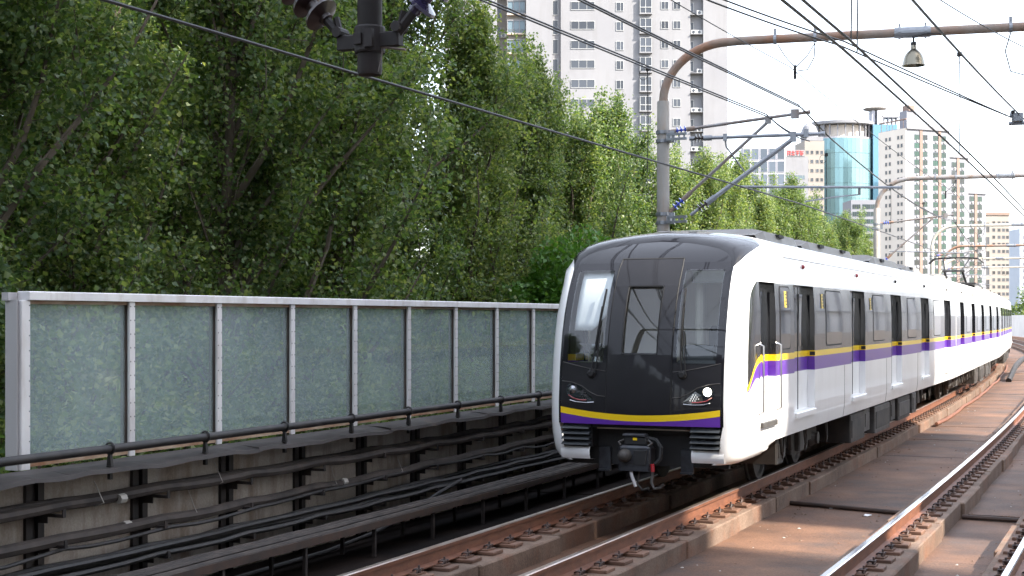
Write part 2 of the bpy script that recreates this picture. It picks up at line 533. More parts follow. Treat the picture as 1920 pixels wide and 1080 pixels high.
# drain pipes and a conduit across and along the floor
def pipe(name, label, cat, pts, r, mat, n=8, group=None):
    return tag(MB().tube(pts, r, n).build(name, mat, smooth=True), label, cat, group)
pipe('drain_pipe', 'rusty pipe lying across the floor between the two tracks', 'pipe', [tp(21.12, -5.02, FLOOR + .035), tp(20.85, -4.0, FLOOR + .033), tp(20.62, -3.25, FLOOR + .035)], .034, M['pipe_dark'])
pipe('drain_pipe', 'short pipe lying between the two polished rails of the empty track', 'pipe', [tp(20.6, -2.5, FLOOR + .035), tp(20.55, -1.7, FLOOR + .035)], .034, M['pipe_dark'])
pipe('conduit', 'long thin conduit along the floor beside the far end of the train', 'pipe', [tp(37.8 + 2 * i, -4.86 + .02 * math.sin(i), FLOOR + .06 + (.03 if i % 4 == 0 else 0)) for i in range(26)], .045, M['rail_rust'])
pipe('cable_hump', 'black cable bowed up over the floor at the far end of the train', 'cable', [tp(66, -4.4, FLOOR + .05), tp(69, -4.2, .15), tp(72, -4.0, .36), tp(75, -3.8, .42), tp(78, -3.6, .2), tp(81, -3.45, FLOOR + .06)], .13, M['cable'])
# litter
for k, (s, t, c) in enumerate(((20.95, -4.35, 'pale paper scrap on the floor beside the rusty pipe'), (20.35, -3.75, 'small white scrap on the floor in front of the rusty pipe'))):
    lb = MB()
    M0 = frame(s, t, FLOOR + .012) @ Matrix.Rotation(k * .9 + .3, 4, 'Z')
    lb.add([M0 @ Vector(p) for p in ((-.06, -.03, 0), (.05, -.035, .012), (.065, .03, .004), (0, .045, .02), (-.055, .03, .006))], [(0, 1, 2, 3, 4)])
    o = lb.build('paper_scrap', M['white_mark'])
    md = o.modifiers.new('thickness', 'SOLIDIFY'); md.thickness = .003
    tag(o, c, 'litter')

# ---------------------------------------------------------------- parapet wall with cables
WALL_T = -9.5
P0 = 10.1
wall = thing('parapet_wall', 'beige concrete panel wall with dark steel columns and cable brackets', 'wall', frame(P0, WALL_T, FLOOR))
colb = MB()
for y0, y1 in ((-.115, -.035), (.035, .115)):
    colb.box((-.05, y0, FLOOR - .1), (.012, y1, .93))
colb.box((-.06, -.035, FLOOR - .1), (-.03, .035, .93))
COLM = colb.mesh('steel_column', M['wall_steel'])
panb = MB()
panb.box((-.12, .115, FLOOR - .1), (-.025, 1.385, .925), 0, ch=.012)
PANM = panb.mesh('concrete_panel', M['wall_panel'])
brb = MB()
brb.box((0.012, -.02, -.028), (.36, .02, .0))
brb.box((0.012, -.006, -.09), (.16, .006, -.028))
brb.box((.348, -.02, 0), (.36, .02, .045))
BRM = brb.mesh('cable_bracket', M['wall_steel'])
NP = 40
ROWS = (.56, .27, -.04, -.29)
for k in range(-8, NP):
    s = P0 + 1.5 * k
    put(COLM, 'steel_column', wall, frame(s, WALL_T))
    put(PANM, 'concrete_panel', wall, frame(s, WALL_T, random.uniform(-.01, .004)))
    if k < 26:
        for z in ROWS:
            put(BRM, 'cable_bracket', wall, frame(s + random.uniform(-.04, .04), WALL_T, z + random.uniform(-.015, .015)))
# ledge sheet in lapped lengths, a little buckled
for k in range(-4, 20):
    a, b = P0 + 3.0 * k, P0 + 3.0 * (k + 1)
    lb = MB()
    rows = []
    d = random.uniform(-.012, .012)
    for i in range(13):
        s = a + (b - a + .06) * i / 12
        w = .012 * math.sin(i * .9 + k) + .008 * math.sin(i * 2.1)
        lap = .004 if i == 12 else 0
        rows.append([tp(s, WALL_T - .02, .955 + lap), tp(s, WALL_T + .22, .95 + w * .5 + d + lap), tp(s, WALL_T + .43, .925 + w + d + lap), tp(s, WALL_T + .44, .885 + w + d + lap)])
    lb.grid(rows)
    o = lb.build('ledge_sheet', M['ledge'], wall)
    md = o.modifiers.new('thickness', 'SOLIDIFY'); md.thickness = .006
# clamps that carry the handrail-like cable
clb = MB()
clb.box((-.02, -.03, 0), (.02, .03, .012))
clb.prism([(-.028, .0), (.028, .0), (.012, .13), (-.012, .13)], -.018, .018, 0)
clb.tube([(0, 0, .12)] + arc((0, .175), .055, -math.pi / 2, 1.5 * math.pi, 12, lambda x, z: Vector((x, 0, z))), .012, 5)
clb.box((-.018, -.018, -.12), (.018, .018, 0))
CLM = clb.mesh('cable_clamp', M['cable'])
CL_S = [10.1 + .62 + 1.5 * k for k in range(-6, 24)]
for s in CL_S:
    put(CLM, 'cable_clamp', wall, frame(s, WALL_T + .36, .94))

def cable(label, t, zf, r, s0, s1, mat, wob=.015, seed=0, n=8, ds=.375, name='cable', group=None):
    rr = random.Random(seed)
    ph = [rr.uniform(0, 6.28) for _ in range(4)]
    pts = []
    k = int((s1 - s0) / ds)
    for i in range(k + 1):
        s = s0 + (s1 - s0) * i / k
        u = ((s - P0) / 1.5) % 1.0
        sag = -4 * wob * u * (1 - u) * (0.6 + .4 * math.sin(s * .4 + ph[0]))
        zz = zf(s) if callable(zf) else zf
        pts.append(tp(s, t + .6 * wob * math.sin(s * .7 + ph[1]) + .5 * wob * math.sin(s * 1.9 + ph[2]), zz + sag + wob * .6 * math.sin(s * .31 + ph[3])))
    return tag(MB().tube(pts, r, n).build(name, mat, smooth=True), label, 'cable', group)
cable('thick black cable held in clamps above the ledge', WALL_T + .36, 1.115, .042, 0, 46, M['cable'], .006, 1, 10)
cable('upper of two dusty cables on the top brackets', WALL_T + .12, .665, .046, 0, 46, M['cable_dusty'], .05, 2)
cable('lower of two dusty cables on the top brackets', WALL_T + .26, .615, .05, 0, 46, M['cable_dusty'], .04, 3)
cable('thin slack cable looping below the thick one on the second row of brackets', WALL_T + .3, .285, .02, 0, 46, M['cable'], .07, 6)
cable('single thick cable on the second row of brackets', WALL_T + .2, .335, .058, 0, 46, M['cable_dusty'], .04, 4)
for q in range(7):
    cable('black cable in the bundle on the third row of brackets', WALL_T + .06 + .046 * q, -.005 + .045 * (q % 3), .030, 0, 46, M['cable'], .03, 10 + q, 6, .5, group='cables bundled on the third row of brackets')
for q in range(9):
    cable('thin black cable in the bundle on the lowest brackets', WALL_T + .05 + .036 * q, -.262 + .034 * (q % 4), .020, 0, 46, M['cable'] if q % 3 else M['cable_dusty'], .03, 20 + q, 6, .5, group='cables bundled on the lowest brackets')
pipe('slack_cable', 'black cable hanging slantwise down across the wall', 'cable', [tp(18.2, WALL_T + .42, .05), tp(17.4, WALL_T + .44, -.06), tp(16.6, WALL_T + .46, -.22), tp(15.6, WALL_T + .48, -.34), tp(14.4, WALL_T + .5, -.40), tp(12, WALL_T + .52, FLOOR + .03), tp(6, WALL_T + .52, FLOOR + .03)], .026, M['cable'])
# steel tray angle along the lowest bracket row and the floor trough with its bundle
tray = thing('cable_tray', 'low brown steel trough full of cables at the foot of the wall', 'cable tray', frame(P0, WALL_T + .8, FLOOR))
MB().sweep([(WALL_T + .62, -.10), (WALL_T + .62, -.085), (WALL_T + 1.12, -.085), (WALL_T + 1.12, -.02), (WALL_T + 1.135, -.02), (WALL_T + 1.135, -.10)], 0, 60, 1.5).build('trough', M['pipe_dark'], tray)
legb = MB().box((-.02, -.02, FLOOR - .005), (.02, .02, -.1)).mesh('leg', M['wall_steel'])
for k in range(20):
    for dt in (.66, 1.09):
        put(legb, 'leg', tray, frame(1 + 1.5 * k, WALL_T + dt))
for q in range(6):
    cable('dusty cable lying in the low trough by the track', WALL_T + .68 + .075 * q, -.055 + .035 * (q % 2), .030, 0, 60, M['cable_dusty'] if q % 2 else M['cable'], .012, 40 + q, 6, .6, group='cables in the low trough')
MB().sweep([(WALL_T + .37, -.325), (WALL_T + .37, -.27), (WALL_T + .378, -.27), (WALL_T + .378, -.325)], 6, 46, 1.5).build('edge_angle', M['cable_dusty'], wall)
# white tags tied round the cables
tgb = MB()
tgb.tube([(0, -.05, 0), (0, .05, 0)], .0475, 8)
TGM = tgb.mesh('cable_tag', M['tie'])
for i, (s, t, z) in enumerate(((11.0, WALL_T + .26, .60), (11.15, WALL_T + .2, .315), (15.05, WALL_T + .26, .60), (15.3, WALL_T + .2, .315), (18.6, WALL_T + .2, .32))):
    put(TGM, 'cable_tag', wall, frame(s, t, z) @ Matrix.Diagonal((1.02, .9, 1.02, 1)))
for i, (s, t, z, h) in enumerate(((10.65, WALL_T + .28, .62, .1), (12.2, WALL_T + .2, .34, .12), (12.55, WALL_T + .28, .62, .1), (15.0, WALL_T + .22, .34, .13), (16.7, WALL_T + .22, .33, .1))):
    MB().tube([tp(s, t - .06, z - .06), tp(s + .01, t + .06, z - .02), tp(s - .02, t + .04, z + .06), tp(s - .06, t + .02, z + .06 + h), tp(s - .1, t + .03, z + .1 + h)], .005, 4).build('wire_tie', M['tie'], wall)

# ---------------------------------------------------------------- glass noise barrier
bar = thing('noise_barrier', 'glass noise barrier with pale aluminium posts standing on the wall', 'barrier', frame(P0, -9.6, .95))
BT = -9.6
pob = MB()
pob.box((-.02, -.046, 0), (.012, .046, 1.57), 0, ch=.006)
for i in range(11):
    for y in (-.03, .03):
        pob.lathe([(.006, 0), (.006, .004), (.002, .006)], T(.012, y, .12 + i * .14) @ Matrix.Rotation(R_(90), 4, 'Y'), 6, 1)
POM = pob.mesh('post', [M['alu'], M['wall_steel']])
psb = MB()
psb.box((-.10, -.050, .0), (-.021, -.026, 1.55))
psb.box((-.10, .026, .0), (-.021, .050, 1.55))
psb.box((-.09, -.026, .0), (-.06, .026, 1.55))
PSM = psb.mesh('post_channel', M['post_side'])
pnb = MB().box((-.058, .052, .105), (-.046, 1.448, 1.535))
PNM = pnb.mesh('glass_pane', M['barrier_glass'])
slb = MB().box((-.08, .05, .02), (-.012, 1.45, .1), 0, ch=.008)
slb.box((-.066, .05, .1), (-.03, 1.45, .125))
SLM = slb.mesh('sill', M['rust_sill'])
hdb = MB().box((-.075, .05, 1.535), (-.02, 1.45, 1.568))
HDM = hdb.mesh('head_strip', M['rust_sill'])
trb = MB().box((-.115, -.02, 1.571), (.035, 1.478, 1.652), 0, ch=.008)
TRM = trb.mesh('top_rail', M['alu'])
NB = 28
for k in range(NB + 1):
    s = P0 + 1.5 * k
    W = frame(s, BT, .95)
    if k == 0:
        e = MB()
        e.box((-.02, -.07, 0), (.012, .046, 1.57), 0, W, ch=.006)
        e.box((-.16, -.095, 0), (-.021, .046, 1.57), 1, W)
        e.box((-.18, -.12, 1.565), (-.1, .06, 1.64), 1, W)
        for i in range(11):
            e.lathe([(.006, 0), (.006, .004), (.002, .006)], W @ T(.012, .03, .12 + i * .14) @ Matrix.Rotation(R_(90), 4, 'Y'), 6, 2)
        e.build('end_post', [M['alu'], M['alu_grey'], M['wall_steel']], bar)
    else:
        po = put(POM, 'post', bar, W)
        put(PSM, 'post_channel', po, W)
    if k < NB:
        put(PNM, 'glass_pane', bar, W)
        put(SLM, 'sill', bar, W)
        put(HDM, 'head_strip', bar, W)
        put(TRM, 'top_rail', bar, W @ T(random.uniform(-.002, .002), .02, 0))

# ---------------------------------------------------------------- platform, right-hand parapet and hoarding
m_ = MB().sweep([(-.42, -1.0), (-.42, .85), (-.50, .86), (-.50, .96), (4.6, .98), (4.6, -1.0)], -60, 9, 3)
tag(m_.build('platform', M['platform']), kind='structure')
hb = thing('site_hoarding', 'white sheet hoarding on a low wall beyond the empty track', 'hoarding', frame(72, .75, FLOOR))
HSM = MB().box((0, .02, .12), (.06, 2.98, 2.75), 0, None, ch=.01).mesh('hoarding_sheet', M['hoarding'])
HBM = MB().box((-.08, .0, FLOOR - .02), (.16, 3.0, .1)).mesh('base_block', M['brick_orange'])
for k in range(62):
    s = 72 + 3.0 * k
    put(HSM, 'hoarding_sheet', hb, frame(s, .75, 0))
    put(HBM, 'base_block', hb, frame(s, .75, 0))


# loose chips of stone and rust on the floor: too small and many to count
db = MB()
rd = random.Random(5)
for q in range(900):
    s_ = 9 + 40 * rd.random() ** 1.6
    lane = rd.choice((-4.85, -4.75, -4.4, -3.6, -3.3, -2.6, -2.0, -1.5, -6.1, -5.9))
    t_ = lane + rd.gauss(0, .14)
    if min(abs(t_ - TC1 - .7535), abs(t_ - TC1 + .7535), abs(t_ - TC2 - .7535), abs(t_ - TC2 + .7535)) < .42: continue
    r_ = rd.uniform(.006, .022)
    M0 = frame(s_, t_, FLOOR + .004) @ Matrix.Rotation(rd.uniform(0, 6.28), 4, 'Z')
    vs = [M0 @ Vector((r_ * rd.uniform(.6, 1.3) * cx, r_ * rd.uniform(.6, 1.3) * cy, 0)) for cx, cy in ((-1, -1), (1, -1), (1, 1), (-1, 1))] + [M0 @ Vector((0, 0, r_ * rd.uniform(.5, 1.1)))]
    db.add(vs, [(0, 1, 4), (1, 2, 4), (2, 3, 4), (3, 0, 4)], 0 if rd.random() < .8 else 1)
tag(db.build('debris', [M['plinth'], M['tie']]), 'small chips of stone scattered over the brown floor', 'debris', kind='stuff')

# ================================================================== TRAIN
# car coordinates: x to the right-hand side, y backwards from the front, z up from the rail head
HW = 1.295
BODY_DX = 0.165                 # the body sits this far right of the wheel sets
def side_x(z):
    """half width of the body side at height z (z below the roof shoulder)"""
    if z < 1.0:
        return HW - 0.22 * (1.0 - z) ** 1.5
    if z < 2.3:
        return HW
    return HW - 0.045 * ((z - 2.3) / 0.75) ** 1.6

ROOF = [(side_x(3.0), 3.0)] + [(x * HW, z) for x, z in ((.962, 3.11), (.950, 3.21), (.915, 3.30), (.845, 3.375), (.74, 3.43), (.58, 3.475), (.37, 3.515), (.18, 3.535), (0.0, 3.545))]
Y_OF_Z = [(-.5, .24), (0.55, .24), (0.75, .19), (1.0, .16), (1.25, .15), (1.6, .175), (2.0, .235), (2.35, .33), (2.7, .485), (3.0, .69), (3.15, .84), (3.3, 1.06), (3.45, 1.4), (3.6, 1.9)]
def yface(x, z):
    zs = [a for a, b in Y_OF_Z]
    ys = [b for a, b in Y_OF_Z]
    # smooth interpolation (cubic hermite with finite-difference slopes)
    i = min(max(np.searchsorted(zs, z) - 1, 1), len(zs) - 3)
    h = zs[i + 1] - zs[i]
    u = (z - zs[i]) / h
    m0 = (ys[i + 1] - ys[i - 1]) / (zs[i + 1] - zs[i - 1]) * h
    m1 = (ys[i + 2] - ys[i]) / (zs[i + 2] - zs[i]) * h
    v = (2 * u**3 - 3 * u**2 + 1) * ys[i] + (u**3 - 2 * u**2 + u) * m0 + (-2 * u**3 + 3 * u**2) * ys[i + 1] + (u**3 - u**2) * m1
    return v + 0.075 * (x / 1.25) ** 2

INS = 0.26                      # how far the front outline sits inside the body section
def inset(x, z):
    """point of the front outline that belongs to a point of the full section"""
    k = max(0.0, min(1.0, (z - 2.4) / 1.14))
    k = k * k * (3 - 2 * k)
    return x * (1 - INS / HW * (1 - .2 * k)), z - 0.20 * k
def depth(z):
    k = max(0.0, min(1.0, (z - 2.6) / .9))
    return 0.50 + 0.75 * k * k

def dep(x, z):
    xi, zi = inset(x, z)
    d = depth(z)
    return min(d, 1.08 - yface(xi, zi)) if z <= 3.001 else d

LV = dict(skirt=.74, door0=1.03, pur0=1.59, yel0=1.79, band0=1.875, band1=2.82)
def livery(z):
    if z < LV['pur0']: return 0
    if z < LV['yel0']: return 1
    if z < LV['band0']: return 2
    if z < LV['band1']: return 3
    return 0
BODY_M = lambda: [M['train_white'], M['purple'], M['yellow'], M['band_black']]

def nose_side_x(y, z):
    """x of the rounded nose side (right-hand) at depth y and height z"""
    xc = side_x(z)
    xi, zi = inset(xc, z)
    y0 = yface(xi, zi)
    c = min(max(1 - (y - y0) / dep(xc, z), 0.0), 1.0)
    return xi + (xc - xi) * math.sqrt(1 - c * c)

def face_patch(rows, off, flip=False):
    """rows of (x, z) on the front face, lifted `off` towards the viewer"""
    return [[Vector((x, yface(x, z) - off, z)) for x, z in r] for r in rows]

def lifted(mb, rows, off, mi=0, edge=True):
    """a thin raised panel on the front face with its edge turned in"""
    top = face_patch(rows, off)
    mb.grid(top, mi)
    if edge:
        low = face_patch(rows, -0.01)
        mb.grid([top[0], low[0]], mi, True)
        mb.grid([top[-1], low[-1]], mi)
        mb.grid([[r[0] for r in top], [r[0] for r in low]], mi)
        mb.grid([[r[-1] for r in top], [r[-1] for r in low]], mi, True)

def lin(a, b, n):
    return [a + (b - a) * i / n for i in range(n + 1)]

def rrect_rows(xl, xr, z0, z1, r, n=10, m=6):
    """rows of a rounded rectangle; xl and xr may be functions of z"""
    fl = xl if callable(xl) else (lambda z: xl)
    fr = xr if callable(xr) else (lambda z: xr)
    zs = [z0 + r * (1 - math.cos(i * math.pi / 2 / 4)) for i in range(5)] + lin(z0 + r, z1 - r, n)[1:-1] + [z1 - r * (1 - math.cos(i * math.pi / 2 / 4)) for i in range(4, -1, -1)]
    rows = []
    for z in zs:
        d = min(z - z0, z1 - z)
        ins = r - math.sqrt(max(0, r * r - (r - d) ** 2)) if d < r else 0
        rows.append([(x, z) for x in lin(fl(z) + ins, fr(z) - ins, m)])
    return rows

def side_box(mb, sg, x0, x1, y0, y1, z0, z1, mi=0, ch=0.0):
    a, b = sorted((sg * x0, sg * x1))
    mb.box((a, y0, z0), (b, y1, z1), mi, None, ch)

DOOR_W = 1.40
def make_car(root, W, L, doors, cab, name_parts=True):
    P = dict(parent=root, world=W)
    y_start = 1.08 if cab else 0.0
    openings = [(c - DOOR_W / 2, c + DOOR_W / 2) for c in doors]
    if cab:
        openings = [(1.14, 2.02)] + openings
    zrows = [LV['skirt'], .88, LV['door0'], 1.3, LV['pur0'], LV['yel0'], LV['band0'], 2.15, 2.4, 2.65, LV['band1'], 2.92, 3.0]
    mb = MB()
    ys = [y_start]
    for a, b in openings:
        ys += [a, b]
    ys.append(L)
    for sg in (-1, 1):
        for i in range(len(ys) - 1):
            a, b = ys[i], ys[i + 1]
            is_open = (a, b) in openings
            n = 1
            for j in range(len(zrows) - 1):
                z0, z1 = zrows[j], zrows[j + 1]
                if is_open and LV['door0'] - 1e-6 <= z0 and z1 <= LV['band1'] + 1e-6:
                    continue
                p = [Vector((sg * side_x(z), y, z)) for z, y in ((z0, a), (z0, b), (z1, b), (z1, a))]
                mb.add(p, [(0, 1, 2, 3) if sg > 0 else (3, 2, 1, 0)], livery((z0 + z1) / 2))
        # roof half, in long strips from the nose (or the end) to the rear
        for j in range(len(ROOF) - 1):
            (x0, z0), (x1, z1) = ROOF[j], ROOF[j + 1]
            if cab:
                ya = max(y_start, yface(*inset(x0, z0)) + dep(x0, z0)); yb = max(y_start, yface(*inset(x1, z1)) + dep(x1, z1))
            else:
                ya = yb = 0.0
            p = [Vector((sg * x0, ya, z0)), Vector((sg * x0, L, z0)), Vector((sg * x1, L, z1)), Vector((sg * x1, yb, z1))]
            mb.add(p, [(0, 1, 2, 3) if sg > 0 else (3, 2, 1, 0)], 0)
        if cab:                                   # filler between the straight side top and the receding shoulder
            pass
    # floor and end walls
    x = side_x(LV['skirt'])
    mb.add([Vector((-x, y_start, .76)), Vector((x, y_start, .76)), Vector((x, L, .76)), Vector((-x, L, .76))], [(0, 1, 2, 3)], 0)
    endp = [(side_x(z), z) for z in zrows] + ROOF[1:]
    ring = [Vector((px, L, pz)) for px, pz in endp] + [Vector((-px, L, pz)) for px, pz in reversed(endp[:-1])]
    mb.add(ring, [tuple(range(len(ring)))], 0)
    if not cab:
        ring = [Vector((p.x, 0, p.z)) for p in ring]
        mb.add(ring, [tuple(reversed(range(len(ring))))], 0)
    mb.weld().build('body_shell', BODY_M(), smooth=True, angle=35, **P)

    # doors set back into the body: jambs carry the livery too
    DEP = 0.105
    zz = [LV['door0'], 1.3, LV['pur0'], LV['yel0'], LV['band0'], 2.3, LV['band1']]
    for di, (a, b) in enumerate(openings):
        cabdoor = cab and di == 0
        for sg in (-1, 1):
            d = MB()
            for z0, z1 in zip(zz[:-1], zz[1:]):
                mi = livery((z0 + z1) / 2)
                X0, X1 = side_x(z0), side_x(z1)
                I0, I1 = X0 - DEP, X1 - DEP
                for yy, fl in ((a, 0), (b, 1)):
                    q = [Vector((sg * X0, yy, z0)), Vector((sg * I0, yy, z0)), Vector((sg * I1, yy, z1)), Vector((sg * X1, yy, z1))]
                    d.add(q, [(0, 1, 2, 3) if (fl == 0) == (sg > 0) else (3, 2, 1, 0)], mi)
                q = [Vector((sg * I0, a, z0)), Vector((sg * I0, b, z0)), Vector((sg * I1, b, z1)), Vector((sg * I1, a, z1))]
                d.add(q, [(0, 1, 2, 3) if sg > 0 else (3, 2, 1, 0)], mi)
            for z, up in ((zz[0], 1), (zz[-1], 0)):
                X = side_x(z)
                q = [Vector((sg * X, a, z)), Vector((sg * X, b, z)), Vector((sg * (X - DEP), b, z)), Vector((sg * (X - DEP), a, z))]
                d.add(q, [(0, 1, 2, 3) if (up == 1) == (sg > 0) else (3, 2, 1, 0)], 0 if up else 3)
            door = d.build('cab_door' if cabdoor else 'passenger_door', BODY_M(), **P)
            xo = side_x(1.3) - DEP
            mid = (a + b) / 2
            sm = MB()
            if not cabdoor:
                side_box(sm, sg, xo - .002, xo + .006, mid - .012, mid + .012, LV['door0'] + .01, LV['band1'] - .02, 0)
            else:
                side_box(sm, sg, xo - .002, xo + .008, a + .30, a + .36, LV['door0'] + .04, LV['band1'] - .1, 0)
            sm.build('door_seal', M['rubber'], parent=door, world=W)
            wn_ = MB()
            spans = ((a + .12, mid - .08), (mid + .08, b - .12)) if not cabdoor else ((a + .42, b - .08),)
            for p0, p1 in spans:
                side_box(wn_, sg, xo - .012, xo + .004, p0, p1, 1.95, 2.70, 0, .002)
            wn_.build('door_window', M['side_glass'], parent=door, world=W)
            st = MB()
            X = side_x(LV['door0'])
            side_box(st, sg, X - .02, X + .035, a + .03, b - .03, LV['door0'] - .075, LV['door0'] - .004, 0, .008)
            st.build('door_step', M['under_grey'] if cabdoor else M['train_white'], parent=door, world=W)
            if cabdoor:
                for yy in (a - .05, b + .05):
                    h = MB()
                    X = HW + .055
                    h.tube([(sg * (HW - .01), yy, 1.14), (sg * X, yy, 1.17), (sg * X, yy, 1.6), (sg * X, yy, 2.0), (sg * (HW - .01), yy, 2.03)], .017, 6)
                    h.build('grab_rail', M['steel'], parent=door, world=W, smooth=True)
            else:
                mk = MB()
                side_box(mk, sg, xo + .03, xo + .11, b - .004, b - .001, 1.805, 1.86, 0)
                mk.build('door_plate', M['rubber'], parent=door, world=W)
                # lamp above the door
                lz = 3.09
                o = MB().lathe([(.034, 0), (.034, .012), (.026, .03), (.01, .04)], T(sg * 1.243, mid + .05, lz) @ Matrix.Rotation(sg * R_(80), 4, 'Y'), 10).build('door_lamp', M['red'] if di in (1, 2) and cab else M['under'], smooth=True, **P)
    # windows between the doors: glass and a thin dark rubber surround
    gaps = []
    for (a0, b0), (a1, b1) in zip(openings[:-1], openings[1:]):
        gaps.append((b0, a1))
    gaps.append((openings[-1][1], L - .3))
    for gi, (g0, g1) in enumerate(gaps):
        c = (g0 + g1) / 2
        w = min(1.35, g1 - g0 - .5)
        if w < .5: continue
        for sg in (-1, 1):
            fr = MB(); gl = MB()
            r = .09
            for mbx, gx, off in ((fr, 0.0, .003), (gl, .022, .006)):
                rows = []
                for rr in rrect_rows(c - w / 2 + gx, c + w / 2 - gx, 1.925 + gx, 2.79 - gx, r, 6, 4):
                    rows.append([Vector((sg * (side_x(z) + off), y, z)) for y, z in rr])
                mbx.grid(rows, 0, sg < 0)
            f_ = fr.build('side_window', M['rubber'], **P)
            gl.build('pane', M['side_glass'], parent=f_, world=W)
            if gi in (0, 1, 2) and cab:
                sk = MB()
                y0 = c - w / 2 - .34 if gi else c - .05
                sk_rows = [[Vector((sg * (side_x(z) + .008), y, z)) for y in (y0, y0 + .13)] for z in (2.50, 2.72)]
                sk.grid(sk_rows, 0, sg < 0)
                sk_rows = [[Vector((sg * (side_x(z) + .008), y, z)) for y in (y0 + .14, y0 + .25)] for z in (2.50, 2.72)]
                sk.grid(sk_rows, 1, sg < 0)
                for q in range(4):
                    z0 = 2.53 + .045 * q
                    sk.grid([[Vector((sg * (side_x(z) + .011), y, z)) for y in ((y0 + .03, y0 + .10) if q % 2 else (y0 + .05, y0 + .11))] for z in (z0, z0 + .02)], 1, sg < 0)
                sk.build('sticker', [M['yellow'], M['under_grey']], parent=f_, world=W)
    # panel joints down the white side
    for yj in ([2.28] if cab else []) + [(g0 + g1) / 2 + .9 for g0, g1 in gaps[1:-1]]:
        for sg in (-1, 1):
            MB().tube([(sg * (side_x(z) + .0005), yj, z) for z in (.75, .9, 1.03, 1.3, 1.585)], .0035, 4).build('panel_joint', M['under_grey'], **P)
    # gutter line along the roof edge
    for sg in (-1, 1):
        y0 = 2.6 if cab else .05
        MB().tube([(sg * 1.236, y0, 3.19), (sg * 1.236, L - .05, 3.19)], .010, 5).build('gutter', M['train_white'], **P)
    # roof gear
    pods = [(2.9, 5.6, 3.53, .09, .90), (6.1, 10.6, 3.53, .10, .87), (12.6, 16.4, 3.53, .12, .87), (17.4, 20.6, 3.53, .10, .82)] if cab else [(1.6, 4.8, 3.53, .10, .82), (17.4, 20.9, 3.53, .10, .82)]
    for (a, b, z, h, hw) in pods:
        p = MB()
        ring = [(-hw, z - .14), (-hw * .92, z + h * .6), (-hw * .75, z + h), (hw * .75, z + h), (hw * .92, z + h * .6), (hw, z - .14)]
        p.prism(ring, a + .35, b - .35, 0)
        for e0, e1 in ((a + .35, a), (b - .35, b)):
            vs = [Vector((x_, e0, z_)) for x_, z_ in ring] + [Vector((x_ * .96, e1, min(z_, z - .02))) for x_, z_ in ring]
            fs = [(i, (i + 1) % 6, 6 + (i + 1) % 6, 6 + i) for i in range(6)]
            p.add(vs, fs if e1 > e0 else [tuple(reversed(f)) for f in fs], 0)
        for i in range(int((b - a - 1.2) / .5)):
            y = a + .6 + i * .5
            if i % 4 == 1:
                for sg in (-1, 1):
                    side_box(p, sg, hw * .93, hw * .985, y, y + .34, z + .0, z + h * .5, 1)
        p.build('roof_unit', [M['roof_pod'], M['rubber']], **P)
    # running gear
    for by in (5.15, L - 5.15 if cab else L - 3.9) if cab else (3.9, L - 3.9):
        bg_ = put(None, 'bogie', root, W)
        W_car, W = W, W @ T(-BODY_DX, 0, 0)
        for sg in (-1, 1):
            f = MB()
            side_box(f, sg, .92, 1.06, by - 1.55, by + 1.55, .42, .60, 0, .02)
            side_box(f, sg, .94, 1.08, by - .45, by + .45, .30, .72, 0, .02)
            side_box(f, sg, 1.06, 1.16, by - .2, by + .2, .34, .66, 1, .02)
            for ay in (-1.25, 1.25):
                f.lathe([(.15, 0), (.16, .08), (.10, .16), (.10, .2)], T(sg * .95, by + ay, .43) @ Matrix.Rotation(sg * R_(90), 4, 'Y'), 10, 1)
                f.tube([(sg * 1.02, by + ay + .25, .62), (sg * 1.02, by + ay + .25, .85)], .07, 8, 1)
            f.tube([(sg * 1.1, by - .6, .4), (sg * 1.12, by - .75, .68)], .04, 6, 1)
            f.build('bogie_frame', [M['under'], M['under_grey']], parent=bg_, world=W)
            for ay in (-1.25, 1.25):
                w_ = MB()
                w_.lathe([(.455, -.03), (.455, 0), (.42, .012), (.415, .10), (.36, .10), (.34, .06), (.15, .05), (.12, .10), (.04, .1)], T(sg * .69, by + ay, .425) @ Matrix.Rotation(sg * R_(90), 4, 'Y'), 24)
                w_.build('wheel', M['under'], parent=bg_, world=W, smooth=True, angle=30)
        ax = MB()
        for ay in (-1.25, 1.25):
            ax.tube([(-.72, by + ay, .425), (.72, by + ay, .425)], .08, 8)
        ax.box((-.9, by - .3, .4), (.9, by + .3, .62))
        ax.build('axle', M['under'], parent=bg_, world=W)
        W = W_car
    ub = [(8.0, 9.4, .85, 1.22, .22, .70, 0), (9.6, 10.2, .8, 1.18, .30, .72, 1), (10.5, 12.3, .85, 1.23, .20, .70, 1), (12.6, 13.2, .8, 1.2, .3, .72, 0), (13.5, 15.2, .85, 1.22, .24, .70, 0), (15.4, 16.0, .85, 1.25, .28, .72, 1)]
    if cab:
        ub += [(2.7, 3.1, .8, 1.15, .35, .72, 0)]
    for (a, b, x0, x1, z0, z1, mi) in ub:
        for sg in (-1, 1):
            u = MB()
            side_box(u, sg, x0 - .3, x1, a, b, z0, z1, mi, .02)
            side_box(u, sg, x1 - .01, x1 + .012, a + .08, b - .08, z0 + .08, z1 - .1, 1 - mi if b - a > 1.5 else mi, .004)
            side_box(u, sg, x0, x0 + .06, a + .05, a + .1, z1 - .05, .76, mi)
            side_box(u, sg, x0, x0 + .06, b - .1, b - .05, z1 - .05, .76, mi)
            u.build('equipment_box', [M['under'], M['under_grey']], **P)
    for sg in (-1, 1):
        for q in range(10):
            hz = MB()
            y = 2.6 + q * (L - 5) / 10 + random.uniform(-.3, .3)
            hz.tube([(sg * 1.16, y, .76), (sg * 1.18, y + .05, .5), (sg * 1.13, y + .25, .38), (sg * 1.1, y + .5, .45), (sg * 1.05, y + .7, .74)], .018, 5)
            hz.build('hose', M['under'], **P)
    sp = MB()
